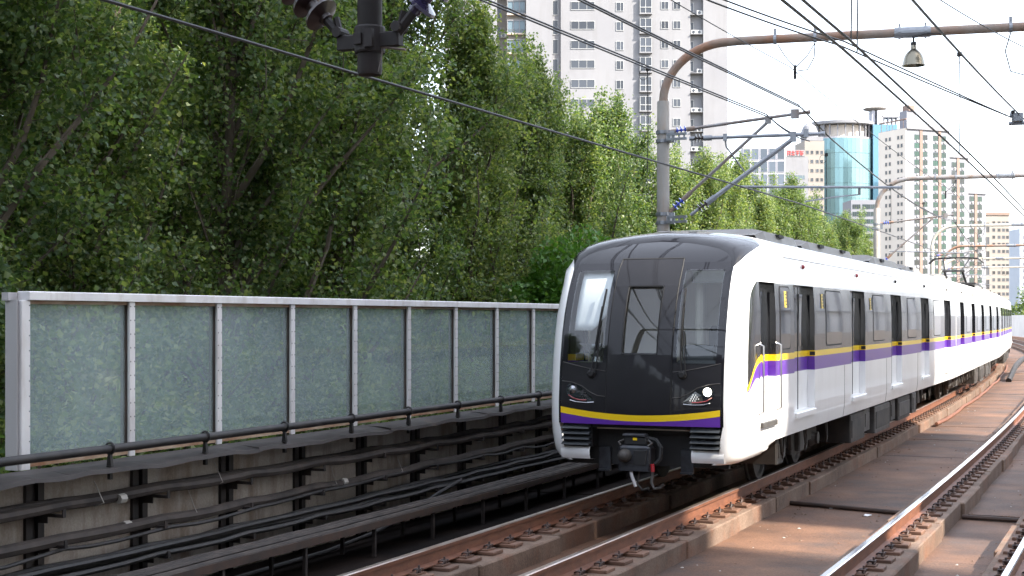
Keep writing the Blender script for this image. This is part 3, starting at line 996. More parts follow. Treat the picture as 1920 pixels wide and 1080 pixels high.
    sp.box((-.55, 2.2 if cab else .3, .45), (.55, L - .3, .77))
    sp.build('underframe', M['under'], **P)

def make_nose(root, W):
    P = dict(parent=root, world=W)
    # section points of the right half from the fairing foot to the crown
    sec = [(side_x(.74) - .14, .56), (side_x(.74) - .055, .60), (side_x(.74) - .012, .67)] + [(side_x(z), z) for z in (.74, .88, 1.03, 1.3, 1.59, 1.79, 1.875, 2.15, 2.4, 2.65, 2.82, 2.92)] + ROOF
    full = [(x, z) for x, z in sec] + [(-x, z) for x, z in reversed(sec[:-1])]
    n = len(full)
    NT = 16
    white = MB(); black = MB()
    rings = []
    def theta_b(z):
        u = max(0.0, min(1.0, (z - 3.10) / .22))
        return R_(7.5 + 73 * u * u * (3 - 2 * u)) if z > 1.0 else 0.0
    NBK = 5
    for k in range(NT + 1):
        r = []
        for x, z in full:
            tb = theta_b(z)
            th = tb * k / NBK if k <= NBK else tb + (math.pi / 2 - tb) * (k - NBK) / (NT - NBK)
            xi, zi = inset(x, z)
            if z < .7:
                xi = x * (1 - .26 / HW)
            px = xi + (x - xi) * math.sin(th)
            pz = zi + (z - zi) * math.sin(th)
            py = yface(xi, zi) + dep(x, z) * (1 - math.cos(th))
            if k == NT and z < 3.0:
                py = max(py, 1.08)
            r.append(Vector((px, py, pz)))
        rings.append(r)
    # side rows run on to the straight body
    for k in range(NT):
        for j in range(n - 1):
            q = [rings[k][j], rings[k][j + 1], rings[k + 1][j + 1], rings[k + 1][j]]
            x = abs((full[j][0] + full[j + 1][0]) / 2); z = (full[j][1] + full[j + 1][1]) / 2
            if z < 1.0 and k < NBK - 1: continue
            (black if k < NBK and z > 1.0 else white).add(q, [(0, 1, 2, 3)], 0)
    # fairing foot behind the nose, down to its rear edge
    foot = []
    for x, z in sec[:4]:
        foot.append((x, z))
    for sg in (-1, 1):
        rows = []
        for y in (1.08, 1.5, 1.9, 2.12):
            k = max(0, (y - 1.5) / .62)
            rows.append([Vector((sg * (x + .0 * k), y, z + (.74 - z) * k * .75)) for x, z in foot])
        white.grid(rows, 0, sg < 0)
        # moulded foothold on the fairing
        b = MB()
        b.lathe([(.0, -.30), (.035, -.25), (.05, -.1), (.05, .1), (.035, .22), (0, .26)], T(sg * (side_x(.74) - .07), 1.62, .665) @ Matrix.Rotation(R_(90), 4, 'X'), 10, 0, False)
        b.build('fairing_foothold', M['train_white'], smooth=True, **P)
    white.weld().build('nose_surround', M['train_white'], smooth=True, angle=60, **P)
    black.weld().build('visor', M['mask_black'], smooth=True, angle=60, **P)

    # front face: grid with openings for the two windscreens and the door window
    zt = 3.06
    ring0 = rings[0]
    jr = [j for j in range(n) if ring0[j].z >= zt - 1e-6 and full[j][1] > 3.0]
    def half(z):
        """half width of the front outline at height z"""
        best = None
        pts = [(p.x, p.z) for p in ring0[:len(sec)]]
        for (x0, z0), (x1, z1) in zip(pts[:-1], pts[1:]):
            if z0 <= z <= z1:
                return x0 + (x1 - x0) * (z - z0) / max(z1 - z0, 1e-9)
        return pts[-1][0] if z > pts[-1][1] else pts[3][0]
    ZB = 1.035
    qx = [-1, -.93, -.465, -.40, -.215, .215, .40, .465, .93, 1]
    zl = [ZB, 1.2, 1.5, 1.80, 1.92, 2.74, zt - .10, zt]
    face = MB()
    for i in range(len(zl) - 1):
        for j in range(len(qx) - 1):
            z0, z1, q0, q1 = zl[i], zl[i + 1], qx[j], qx[j + 1]
            ws = (j in (1, 7)) and 1.79 < z0 and z1 <= zt - .09
            dw = (j == 4) and z0 >= 1.91 and z1 <= 2.75
            if ws or dw: continue
            nz = max(1, int((z1 - z0) / .12)); nx = max(1, int((q1 - q0) / .12))
            face.grid([[(lambda x, z: Vector((x, yface(x, z), z)))(q * half(z), z) for q in lin(q0, q1, nx)] for z in lin(z0, z1, nz)], 1 if z1 <= 1.81 else 0)
    # from the flat top row up to the arched outline
    arch = sorted([ring0[j] for j in range(n) if ring0[j].z > zt], key=lambda p: p.x)
    top = half(zt)
    arch = [Vector((-top, 0, zt))] + arch + [Vector((top, 0, zt))]
    rows = []
    for k in range(6):
        u = k / 5
        r = []
        for p in arch:
            z = zt + (p.z - zt) * u
            r.append(Vector((p.x, yface(p.x, z), z)))
        rows.append(r)
    face.grid(rows, 0)
    face.weld().build('front_mask', [M['mask_black'], M['charcoal']], smooth=True, angle=50, **P)

    hz = half
    # windscreens
    for sg in (-1, 1):
        a = lambda z: (sg * .93 if sg < 0 else .465) * hz(z) - .012
        b = lambda z: (-.465 if sg < 0 else .93) * hz(z) + .012
        rows = rrect_rows(a, b, 1.79, zt - .095, .05, 12, 8)
        g_ = MB().grid(face_patch(rows, .006), 0)
        g_.build('windscreen', M['windscreen'], smooth=True, **P)
        # wiper: pivot, arm and blade
        px = sg * .56 if sg > 0 else -.62
        wp = MB()
        def F(x, z, o): return Vector((x, yface(x, z) - o, z))
        wp.lathe([(.055, 0), (.055, .03), (.03, .06)], T(px, yface(px, 1.66), 1.66) @ Matrix.Rotation(R_(90), 4, 'X'), 10)
        dx = -.02 if sg > 0 else .04
        wp.tube([F(px, 1.66, .05), F(px + dx, 1.9, .06), F(px + dx * 1.6, 2.2, .05), F(px + dx * 2, 2.5, .04)], .011, 5)
        wp.tube([F(px + .05, 1.66, .05), F(px + .05 + dx, 1.9, .06), F(px + .03 + dx * 1.6, 2.2, .05)], .009, 5)
        wp.tube([F(px + dx * 1.2, 1.95, .025), F(px + dx * 1.8, 2.3, .025), F(px + dx * 2.4, 2.72, .025)], .014, 5)
        wp.build('wiper', M['rubber'], **P)
    # centre door: raised leaf round its window, seams, glass
    dl, dr = (lambda z: -.405 * hz(z)), (lambda z: .405 * hz(z))
    seam = MB()
    for fx in (dl, dr):
        pts = [Vector((fx(z), yface(fx(z), z) - .004, z)) for z in lin(ZB + .01, zt + .045, 26)]
        seam.tube(pts, .009, 4)
    seam.tube([Vector((x, yface(x, zt + .05) - .005, zt + .05)) for x in lin(dl(zt), dr(zt), 10)], .012, 4)
    leafm = MB()
    for (z0, z1) in ((ZB + .005, 1.90), (1.90, 2.76), (2.76, zt + .045)):
        for (q0, q1) in ((-.40, -.226), (-.226, .226), (.226, .40)):
            if z0 == 1.90 and q0 == -.226: continue
            lifted(leafm, [[(q * hz(z), z) for q in lin(q0, q1, 4)] for z in lin(z0, z1, max(2, int((z1 - z0) / .1)))], .012, 0)
    door = leafm.weld().build('front_door', M['charcoal'], smooth=True, angle=40, **P)
    seam.build('door_seal', M['rubber'], parent=door, world=W)
    wr = rrect_rows(lambda z: -.222 * hz(z), lambda z: .222 * hz(z), 1.905, 2.755, .03, 8, 4)
    MB().grid(face_patch(wr, -.02)).build('door_glass', M['windscreen'], parent=door, world=W, smooth=True)
    fr = MB()
    loop = [r[0] for r in wr] + [wr[-1][i] for i in range(1, 5)] + [r[-1] for r in reversed(wr[:-1])] + [wr[0][i] for i in range(3, -1, -1)]
    fr.tube([Vector((x, yface(x, z) - .008, z)) for x, z in loop], .012, 4)
    fr.build('door_window_frame', M['rubber'], parent=door, world=W)
    # panel seams below the windscreens
    for sg in (-1, 1):
        sm = MB()
        def S(pts, r=.005):
            sm.tube([Vector((sg * x * hz(z), yface(sg * x * hz(z), z) - .003, z)) for x, z in pts], r, 4)
        S([(.99, 1.80), (.8, 1.755), (.6, 1.715), (.42, 1.69)])
        S([(.99, 1.56), (.85, 1.545), (.72, 1.50), (.62, 1.43), (.52, 1.385), (.42, 1.375)])
        sm.build('panel_seam', M['under_grey'], **P)
    # yellow over purple along the foot of the mask
    def zy(x): return 1.075 + .115 * abs(x / 1.2) ** 1.9
    yb = MB(); pbm = MB()
    xs = lin(-1.0, 1.0, 36)
    def row(fz, off):
        out = []
        for q in xs:
            x = q * hz(1.1) * .998
            z = fz(x)
            out.append(Vector((x, yface(x, z) - off, z)))
        return out
    yb.grid([row(lambda x: zy(x), .017), row(lambda x: zy(x) + .04, .017), row(lambda x: zy(x) + .078, .017)])
    pbm.grid([row(lambda x: ZB - .005, .016), row(lambda x: (ZB + zy(x)) / 2, .016), row(lambda x: zy(x) + .002, .016)])
    yb.build('yellow_stripe', M['yellow'], smooth=True, **P)
    pbm.build('purple_stripe', M['purple'], smooth=True, **P)
    # headlights: dark tear-shaped housing, lamp, LED row, red line
    for sg in (-1, 1):
        out = [(.55, 1.325), (.62, 1.385), (.70, 1.46), (.80, 1.525), (.88, 1.53), (.925, 1.49), (.93, 1.42), (.90, 1.365), (.80, 1.325), (.66, 1.305)]
        cx = sum(p[0] for p in out) / len(out); cz = sum(p[1] for p in out) / len(out)
        def Q(x, z, o): return Vector((sg * x * hz(z), yface(sg * x * hz(z), z) - o, z))
        h = MB()
        ringp = [Q(x, z, .004) for x, z in out]; ctr = Q(cx, cz, .008)
        for i in range(len(out)):
            t_ = [ringp[i], ringp[(i + 1) % len(out)], ctr]
            h.add(t_, [(0, 1, 2) if sg < 0 else (2, 1, 0)])
        hl = h.build('headlight', M['side_glass'], **P)
        lx, lz = .845, 1.455
        lp = MB().lathe([(.052, 0), (.052, .008), (.045, .02), (.022, .03), (.004, .034)], T(*Q(lx, lz, .003)) @ Matrix.Rotation(R_(90), 4, 'X'), 16)
        lp.build('lamp', M['lamp_lit'] if sg > 0 else M['lamp_glass'], parent=hl, world=W, smooth=True)
        led = MB()
        for r_ in range(4):
            for c_ in range(4 - abs(r_ - 1)):
                led.lathe([(.007, 0), (.006, .005), (.002, .007)], T(*Q(.64 + .030 * c_ + .012 * r_, 1.345 + .024 * r_, .004)) @ Matrix.Rotation(R_(90), 4, 'X'), 6)
        led.build('led_cluster', M['lamp_lit_dim'] if sg > 0 else M['under_grey'], parent=hl, world=W)
        MB().tube([Q(x, z, .006) for x, z in ((.66, 1.325), (.74, 1.325), (.83, 1.342), (.90, 1.385))], .007, 4).build('red_line', M['red'], parent=hl, world=W)
        MB().tube([Q(x, z, .006) for x, z in ((.56, 1.300), (.66, 1.293), (.80, 1.30), (.88, 1.32))], .008, 4).build('chrome_line', M['lamp_glass'], parent=hl, world=W)
    # black front of the side band, with its stripes curving down, on both sides
    for sg in (-1, 1):
        def fy(z):
            u = max(0, min(1, (z - 1.45) / 1.37))
            return .56 + .30 * u ** 2.2 + .18 * max(0, (u - .8) / .2) ** 2
        def zb(y, z_at):            # stripes dip towards the nose
            u = max(0, min(1, (1.14 - y) / .58))
            return z_at - .36 * u ** 1.8
        bb = MB()
        rows = []
        for i in range(15):
            u = i / 14
            r_ = []
            for k in range(9):
                z_end = zb(1.14, LV['band0']) + u * (LV['band1'] - LV['band0'])
                yf_ = fy(1.52 + u * (LV['band1'] - 1.52))
                y = 1.139 + (yf_ - 1.139) * k / 8
                zbot = zb(y, LV['band0'])
                z = zbot + u * (LV['band1'] - zbot)
                r_.append(Vector((sg * (nose_side_x(y, z) + .005), y, z)))
            rows.append(r_)
        bb.grid(rows, 0, sg > 0)
        bb.build('side_mask', M['band_black'], smooth=True, **P)
        for nm, z0, z1, mt in (('yellow_flash', LV['yel0'], LV['band0'], 'yellow'), ('purple_flash', LV['pur0'], LV['yel0'], 'purple')):
            rows = []
            for k in range(13):
                u = k / 12
                y = 1.139 + (.53 - 1.139) * u
                th = (1 - .25 * u) if mt == 'yellow' else (1 - u) ** .8
                zt_ = zb(y, z1) if mt == 'yellow' else zb(y, LV['band0']) - (LV['band0'] - LV['yel0']) * (1 - .25 * u)
                zl_ = zt_ - (z1 - z0) * th
                rows.append([Vector((sg * (nose_side_x(y, z) + .006), y, z)) for z in (zl_, (zl_ + zt_) / 2, zt_)])
            MB().grid(rows, 0, sg < 0).build(nm, M[mt], smooth=True, **P)
    # lower front: dark bulkhead, slatted grilles, white lip below them, guard plates
    lf = MB()
    lf.box((-1.06, .5, .50), (1.06, .58, 1.04), 0)
    lf.box((-.62, .24, .985), (.62, .5, 1.03), 0)
    lf.build('lower_bulkhead', M['rubber'], **P)
    for sg in (-1, 1):
        gr = MB()
        side_box(gr, sg, .64, 1.035, .27, .5, .735, 1.028, 0, .01)
        go = gr.build('grille', M['rubber'], **P)
        for q in range(4):
            sl = MB()
            z = .76 + q * .068
            sl.prism([(.17, z), (.275, z + .012), (.275, z + .045), (.20, z + .022)], sg * .655, sg * 1.025, 0, None, axis='x')
            sl.build('slat', M['cab_dark'], parent=go, world=W)
        lip = MB()
        rows = []
        for i in range(9):
            x = 1.06 - (1.06 - .66) * i / 8
            yb_ = .24 + .07 * (x / 1.25) ** 2 - .03
            c = .015 * math.cos(i / 8 * 3.1)
            rows.append([Vector((sg * x, yb_ + .22, .565)), Vector((sg * x, yb_ + .03, .58)), Vector((sg * x, yb_, .63)), Vector((sg * x, yb_ - .005, .69)), Vector((sg * x, yb_ + .02, .732)), Vector((sg * x, yb_ + .2, .734))])
        lip.grid(rows, 0, sg < 0)
        lip.build('lower_lip', M['train_white'], smooth=True, **P)
        gp = MB()
        side_box(gp, sg, .46, .62, .46, .495, .44, .72, 0, .005)
        side_box(gp, sg, .46, .62, .42, .495, .42, .44, 0)
        gp.build('guard_plate', M['coupler'], **P)
    # coupler
    W0 = W
    W = W @ T(0, .19, .1) @ Matrix.Diagonal((.86, .86, .86, 1))
    P = dict(parent=root, world=W)
    c = MB()
    c.box((-.24, -.22, .44), (.24, .02, .80), 0, None, .03)
    c.box((-.14, .02, .50), (.14, .6, .72), 0)
    cp = c.build('coupler', M['coupler'], **P)
    c = MB(); c.box((-.17, -.16, .82), (.17, .04, .93), 0, None, .02); c.box((-.19, -.18, .93), (.15, .0, .965), 1, None, .012)
    c.build('electric_head', [M['rubber'], M['coupler']], parent=cp, world=W)
    c = MB(); c.box((-.03, -.175, .875), (.03, -.161, .91)); c.build('yellow_mark', M['yellow'], parent=cp, world=W)
    c = MB(); c.lathe([(.10, 0), (.095, .06), (.07, .12), (.03, .15)], T(-.13, -.215, .66) @ Matrix.Rotation(R_(90), 4, 'X'), 14); c.build('coupler_cone', M['under_grey'], parent=cp, world=W, smooth=True)
    c = MB(); c.box((.0, -.235, .53), (.19, -.221, .74), 0, None, .006); c.build('coupler_pocket', M['rubber'], parent=cp, world=W)
    c = MB(); c.tube([(.16, -.05, .90), (.30, -.1, .88), (.38, -.14, .78), (.37, -.15, .62), (.30, -.16, .55)], .030, 7); c.build('hose', M['rubber'], parent=cp, world=W, smooth=True)
    c = MB(); c.tube([(.27, -.2, .55), (.285, -.22, .44)], .028, 7); c.build('red_handle', M['red'], parent=cp, world=W)
    c = MB(); c.tube([(.26, -.15, .44), (.25, -.18, .28), (.30, -.2, .20), (.40, -.2, .22), (.44, -.2, .27)], .022, 6); c.build('hose', M['under_grey'], parent=cp, world=W, smooth=True)
    c = MB(); c.tube([(-.06, -.16, .45), (-.04, -.2, .38), (.03, -.22, .22)], .025, 6); c.build('lever', M['alu_grey'], parent=cp, world=W)
    c = MB(); c.tube([(.05, -.1, .44), (.02, -.12, .25), (.10, -.14, .17), (.2, -.14, .2)], .016, 5)
    for sg in (-1, 1):
        c.tube([(sg * .2, -.2, .80), (sg * .25, -.16, .84), (sg * .17, -.1, .88)], .016, 5)
        c.tube([(.2 + .03 * sg, -.23, .55), (.22 + .02 * sg, -.235, .75)], .008, 5)
    c.build('coupler_fitting', M['under_grey'], parent=cp, world=W)
    W = W0
    P = dict(parent=root, world=W)
    # destination display behind the right-hand windscreen and the cab fittings
    c = MB()
    c.box((-1.06, 1.95, .95), (1.06, 2.0, 3.0), 0)
    c.box((-.95, .45, .95), (.95, 2.0, .99), 0)
    c.box((-.98, 1.15, 2.98), (.98, 1.95, 3.0), 1)
    c.box((-1.02, 1.15, 1.0), (-.99, 1.95, 2.9), 0); c.box((.99, 1.15, 1.0), (1.02, 1.95, 2.9), 0)
    cabi = c.build('cab_interior', [M['cab_inside'], M['cab_dark']], **P)
    c = MB(); c.box((.38, .42, 1.3), (.95, .80, 1.83), 0, None, .05); c.box((.46, .5, 1.83), (.9, .66, 2.02), 0, None, .04); c.box((-.95, .42, 1.3), (-.42, .7, 1.80), 0, None, .05)
    c.build('control_desk', M['cab_dark'], parent=cabi, world=W)
    c = MB(); c.box((.48, 1.25, 1.45), (.95, 1.7, 1.55), 0, None, .03); c.box((.48, 1.62, 1.55), (.95, 1.75, 2.25), 0, None, .05)
    c.build('driver_seat', M['cab_dark'], parent=cabi, world=W)
    c = MB(); c.box((.50, .95, 2.0), (.60, 1.15, 2.9), 0, None, .03); c.box((-.2, 1.88, 1.0), (-.12, 1.95, 2.9), 0)
    c.build('cab_blind', M['cab_seat'], parent=cabi, world=W)
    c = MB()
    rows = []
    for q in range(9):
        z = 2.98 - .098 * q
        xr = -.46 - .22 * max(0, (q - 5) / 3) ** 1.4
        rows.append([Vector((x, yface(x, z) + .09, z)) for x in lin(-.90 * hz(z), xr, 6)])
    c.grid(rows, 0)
    o = c.build('glare_sheet', M['glare_white'], parent=cabi, world=W, smooth=True)  # white sheet imitating the bright reflection in the left windscreen
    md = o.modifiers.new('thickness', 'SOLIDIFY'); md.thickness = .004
    c = MB(); c.lathe([(.0, 2.03), (.24, 2.03), (.13, 1.93), (.08, 1.86), (.09, 1.8), (.3, 1.72), (.32, 1.6)], T(-.70, .62, 0), 20); c.build('desk_cone', M['lamp_glass'], parent=cabi, world=W, smooth=True)  # grey cone added below it, part of the same imitated reflection
    c = MB(); c.box((.50, .80, 2.80), (.95, .86, 2.95), 0); c.build('route_display', M['lamp_glass'], parent=cabi, world=W)

m, n, l, p = nt('lamp_lit')
p.inputs['Base Color'].default_value = (1, .95, .85, 1)
p.inputs['Emission Color'].default_value = (1, .93, .75, 1)
p.inputs['Emission Strength'].default_value = 3.0
M['lamp_lit'] = m
m, n, l, p = nt('lamp_lit_dim')
p.inputs['Base Color'].default_value = (.9, .9, .9, 1)
p.inputs['Emission Color'].default_value = (1, .97, .9, 1)
p.inputs['Emission Strength'].default_value = 0.15
M['lamp_lit_dim'] = m

def car_matrix(s0, L):
    a, b = tp(s0 + 4.5, TC1 + BODY_DX), tp(s0 + L - 4.5, TC1 + BODY_DX)
    d = (b - a).normalized()
    W = Matrix(((d.y, d.x, 0, 0), (-d.x, d.y, 0, 0), (0, 0, 1, 0), (0, 0, 0, 1)))
    W.translation = a - d * 4.5
    return W
S_FRONT = 16.55
L1, L2 = 23.55, 22.0
W1 = car_matrix(S_FRONT, L1)
car1 = thing('metro_cab_car', 'white metro cab car with black front mask and yellow and purple stripes', 'train car', W1, 'cars of the metro train')
make_nose(car1, W1)
d0 = 20.42 - S_FRONT
make_car(car1, W1, L1, [d0 + 4.46 * k for k in range(5)], True)
s = S_FRONT + L1 + .45
labels = ['second white metro car, carrying the folded pantograph on its roof', 'third white metro car, at the far visible end of the train', 'last metro car, almost hidden behind the third on the curve']
for k in range(3):
    Wk = car_matrix(s, L2)
    c = thing('metro_car', labels[k], 'train car', Wk, 'cars of the metro train')
    make_car(c, Wk, L2, [2.05 + 4.46 * q for q in range(5)], False)
    # gangway to the car in front
    gw = MB()
    for q in range(6):
        y0 = -.45 + .075 * q
        gw.box((-.95, y0 + .01, .85), (.95, y0 + .05, 3.3), 0, None, .01)
    gw.box((-.9, -.44, .9), (.9, -.01, 3.25), 0)
    gw.box((-.2, -.5, .45), (.2, .1, .7), 0)
    gw.build('gangway_bellows', M['rubber'], c, world=Wk)
    if k == 0:
        pg = put(None, 'pantograph', c, Wk)
        y = 15.6
        f = MB()
        f.box((-.8, y - .9, 3.60), (.8, y + .9, 3.68), 0)
        for sx in (-.6, .6):
            for sy in (-.7, .7):
                f.lathe([(.05, 3.48), (.08, 3.54), (.05, 3.60)], T(sx, y + sy, 0), 8)
        f.build('base_frame', M['wire'], parent=pg, world=Wk)
        f = MB()
        for sx in (-.35, .35):
            f.tube([(sx, y + .7, 3.70), (sx * .9, y - .75, 4.12)], .045, 6)
        f.tube([(-.4, y - .75, 4.12), (.4, y - .75, 4.12)], .04, 6)
        f.build('lower_arm', M['wire'], parent=pg, world=Wk)
        f = MB()
        for sx in (-.3, .3):
            f.tube([(sx, y - .75, 4.14), (sx * 1.6, y + .55, 4.62)], .03, 6)
        f.build('upper_arm', M['wire'], parent=pg, world=Wk)
        f = MB()
        for dy in (-.18, .18):
            f.tube([(-1.0, y + .55 + dy, 4.45), (-.8, y + .55 + dy, 4.63), (-.4, y + .55 + dy, 4.66), (.4, y + .55 + dy, 4.66), (.8, y + .55 + dy, 4.63), (1.0, y + .55 + dy, 4.45)], .028, 6)
        f.tube([(-.5, y + .37, 4.64), (-.5, y + .73, 4.64)], .02, 5); f.tube([(.5, y + .37, 4.64), (.5, y + .73, 4.64)], .02, 5)
        f.build('collector_head', M['wire'], parent=pg, world=Wk)
    s += L2 + .45

# ================================================================== OVERHEAD LINE
def insulator(mb, a, b, r, n, mi, core=.02, seg=12):
    """sheds strung along the line from a to b"""
    a, b = Vector(a), Vector(b)
    d = b - a
    q = d.to_track_quat('Z', 'Y').to_matrix().to_4x4()
    q.translation = a
    L = d.length
    prof = [(core, 0)]
    for i in range(n):
        z = L * (i + .5) / n
        h = L / n * .30
        prof += [(core, z - h), (r, z - h * .25), (r * .96, z + h * .25), (core, z + h)]
    prof.append((core, L))
    mb.lathe(prof, q, seg, mi)

def mast(s, t, ang, label, arch_mat, post_mat, beam_len, double, detail, lean=0.0):
    """post, swan-neck arch and crossbeam; ang is the beam's bearing below +X (None: square to the track)"""
    c = tp(s, t, FLOOR)
    a = (PH0 - CURV * s) if ang is None else ang
    W = Matrix(((math.cos(a), math.sin(a), 0, 0), (-math.sin(a), math.cos(a), 0, 0), (0, 0, 1, 0), (0, 0, 0, 1)))
    W.translation = Vector((c.x, c.y, 0))
    root = thing('catenary_mast', label, 'mast', W, 'masts of the overhead line')
    P = dict(parent=root, world=W)
    pz = 6.85
    MB().lathe([(.23, FLOOR), (.23, FLOOR + .06), (.145, FLOOR + .08), (.142, 2.0), (.134, 4.5), (.127, pz), (.12, pz + .02)], None, 20 if detail else 10).build('post', post_mat, smooth=True, **P)
    bz = 8.04
    ar = MB()
    rr = bz - pz
    pts = [Vector((0, 0, pz - .2)), Vector((0, 0, pz))] + [Vector((1.35 * (1 - math.cos(w)), 0, pz + rr * math.sin(w))) for w in lin(.15, math.pi / 2, 12)] 
    pts += [Vector((x, 0, bz + .01)) for x in lin(1.6, beam_len, 8)]
    ar.tube(pts, .09, 14 if detail else 8)
    ar.build('arch_beam', arch_mat, smooth=True, **P)
    for x in (2.3, 3.1, 6.85):
        cl = MB()
        cl.lathe([(.105, -.03), (.105, .03)], T(x, 0, bz + .01) @ Matrix.Rotation(R_(90), 4, 'Y'), 14)
        cl.box((x - .03, -.02, bz + .1), (x + .03, .02, bz + .22))
        cl.build('pipe_clamp', M['galv'], **P)
    cl = MB()
    cl.lathe([(.108, -.35), (.113, -.3), (.113, .3), (.108, .35)], T(5.0, 0, bz + .01) @ Matrix.Rotation(R_(90), 4, 'Y'), 14)
    for x in (4.75, 5.25):
        cl.lathe([(.13, -.02), (.13, .02)], T(x, 0, bz + .01) @ Matrix.Rotation(R_(90), 4, 'Y'), 12)
        cl.box((x - .02, -.03, bz + .1), (x + .02, .03, bz + .19))
    cl.build('pipe_sleeve', M['galv'], **P)
    # stays strung under the beam
    lp = MB()
    lp.tube([(2.35, 0, bz - .1), (2.5, 0, bz - .35), (2.7, 0, 7.46)], .010, 4)
    lp.tube([(3.1, 0, bz - .1), (2.95, 0, bz - .35), (2.72, 0, 7.46)], .010, 4)
    lp.tube([(3.1, 0, bz - .1), (3.08, 0, bz - .4), (2.95, 0, 7.40), (2.75, 0, 7.38)], .011, 4)
    lp.box((2.67, -.02, 7.22), (2.73, .02, 7.5))
    lp.build('stay_wire', M['wire'], **P)
    lp = MB()
    lp.tube([(6.85, 0, bz - .1), (6.75, 0, bz - .45), (6.85, 0, bz - .85), (7.15, 0, bz - .95), (7.4, 0, bz - .7)], .012, 4)
    lp.build('stay_wire', M['wire'], **P)
    # clamps and hinge arms on the post
    for z in (6.13, 4.43):
        hg = MB()
        for dz in (-.09, .09):
            hg.lathe([(.155, -.035), (.155, .035)], T(0, 0, z + dz), 14)
        hg.box((.14, -.05, z - .12), (.24, .05, z + .12))
        if double:
            hg.box((.2, -.30, z - .02), (.62, -.25, z + .03), 0, Matrix.Rotation(R_(-12), 4, 'Z'))
            hg.box((.2, -.30, z - .12), (.62, -.25, z - .07), 0, Matrix.Rotation(R_(-12), 4, 'Z'))
            for q in range(4):
                hg.box((.22 + .11 * q, -.29, z - .1), (.25 + .11 * q, -.26, z), 0, Matrix.Rotation(R_(-12), 4, 'Z'))
            hg.box((.12, -.32, z - .12), (.2, .02, z + .03), 0)
        hg.build('hinge_bracket', M['galv'], **P)
    # cantilever A
    ca = MB()
    ca.tube([(.52, 0, 6.275), (2.99, 0, 6.54)], .034, 8)
    ca.lathe([(.042, 0), (.042, .05)], T(2.96, 0, 6.535) @ Matrix.Rotation(R_(84), 4, 'Y'), 8)
    ca.tube([(.46, 0, 4.86), (2.16, 0, 6.37)], .034, 8)
    ca.box((2.62, -.06, 6.42), (2.78, .06, 6.60), 0); ca.box((2.1, -.05, 6.33), (2.22, .05, 6.47), 0)
    A = ca.build('cantilever', M['galv_rust'], smooth=True, **P)
    ia = MB()
    insulator(ia, (.26, 0, 6.245), (.50, 0, 6.272), .085, 3, 0)
    insulator(ia, (.22, 0, 4.64), (.42, 0, 4.82), .085, 3, 0)
    ia.tube([(.14, 0, 6.23), (.27, 0, 6.246)], .045, 8, 1); ia.tube([(.49, 0, 6.271), (.66, 0, 6.29)], .05, 8, 1)
    ia.tube([(.14, 0, 4.56), (.23, 0, 4.65)], .045, 8, 1); ia.tube([(.41, 0, 4.81), (.58, 0, 4.965)], .05, 8, 1)
    ia.build('insulator', [M['ins_blue'], M['mast_rust']], parent=A, world=W, smooth=True, angle=50)
    if double:
        y = -.38
        cb = MB()
        cb.tube([(.92, y, 6.03), (3.29, y, 6.04)], .036, 8)
        cb.lathe([(.046, 0), (.046, .06)], T(3.25, y, 6.04) @ Matrix.Rotation(R_(90), 4, 'Y'), 8)
        cb.tube([(.98, y, 4.72), (2.69, y, 5.96)], .046, 8)
        cb.tube([(1.33, y, 5.98), (1.35, y, 5.84), (1.72, y, 5.32)], .018, 6)
        cb.box((1.29, y - .04, 5.96), (1.37, y + .04, 6.1)); cb.box((2.63, y - .05, 5.9), (2.75, y + .05, 6.1)); cb.box((2.9, y - .05, 5.98), (2.99, y + .05, 6.14))
        cb.tube([(1.62, y, 5.02), (4.78, y, 4.93)], .026, 8)
        cb.tube([(3.98, y, 4.94), (3.98, y, 4.80)], .03, 6)
        cb.tube([(3.98, y, 4.81), (3.4, y, 4.76), (2.92, y, 4.69)], .016, 6)
        B = cb.build('cantilever', M['galv'], smooth=True, **P)
        ib = MB()
        insulator(ib, (.70, y, 6.03), (.90, y, 6.03), .095, 3, 0)
        insulator(ib, (.78, y, 4.58), (.97, y, 4.71), .10, 3, 0)
        ib.tube([(.60, y, 6.03), (.71, y, 6.03)], .04, 8, 1); ib.tube([(.89, y, 6.03), (1.06, y, 6.03)], .055, 8, 1)
        ib.tube([(.62, y, 4.46), (.79, y, 4.585)], .035, 8, 1); ib.tube([(.96, y, 4.70), (1.12, y, 4.82)], .06, 8, 1)
        ib.build('insulator', [M['ins_brown'], M['galv']], parent=B, world=W, smooth=True, angle=50)
    else:
        cb = MB()
        cb.tube([(.5, 0, 5.1), (3.6, 0, 4.98)], .024, 6)
        cb.tube([(3.4, 0, 4.98), (3.4, 0, 4.84), (2.7, 0, 4.74)], .016, 5)
        cb.build('registration_arm', M['galv'], **P)
    return root, W

AN = R_(15)
m1, WM1 = mast(28.45, -9.3, AN, 'concrete mast with rusty arched beam standing behind the cab car', M['mast_rust'], M['mast'], 14.2, True, True)
m2, WM2 = mast(59.8, -9.3, R_(17), 'grey arched mast behind the second metro car', M['galv_rust'], M['mast'], 14.0, False, True)
lab = {0: 'cream arched mast, first beyond the grey mast', 1: 'cream arched mast with orange stained beam, second beyond the grey mast', 2: 'small pale arched mast at the far bend of the line', 3: 'tiny pale arched mast, last one visible at the bend'}
for k, s_ in enumerate((92.0, 118.0, 143.0, 168.0)):
    mast(s_, -9.3, None, lab[k], M['mast_cream'] if k != 1 else M['mast_rust'], M['mast_cream'], 14.0, False, False)

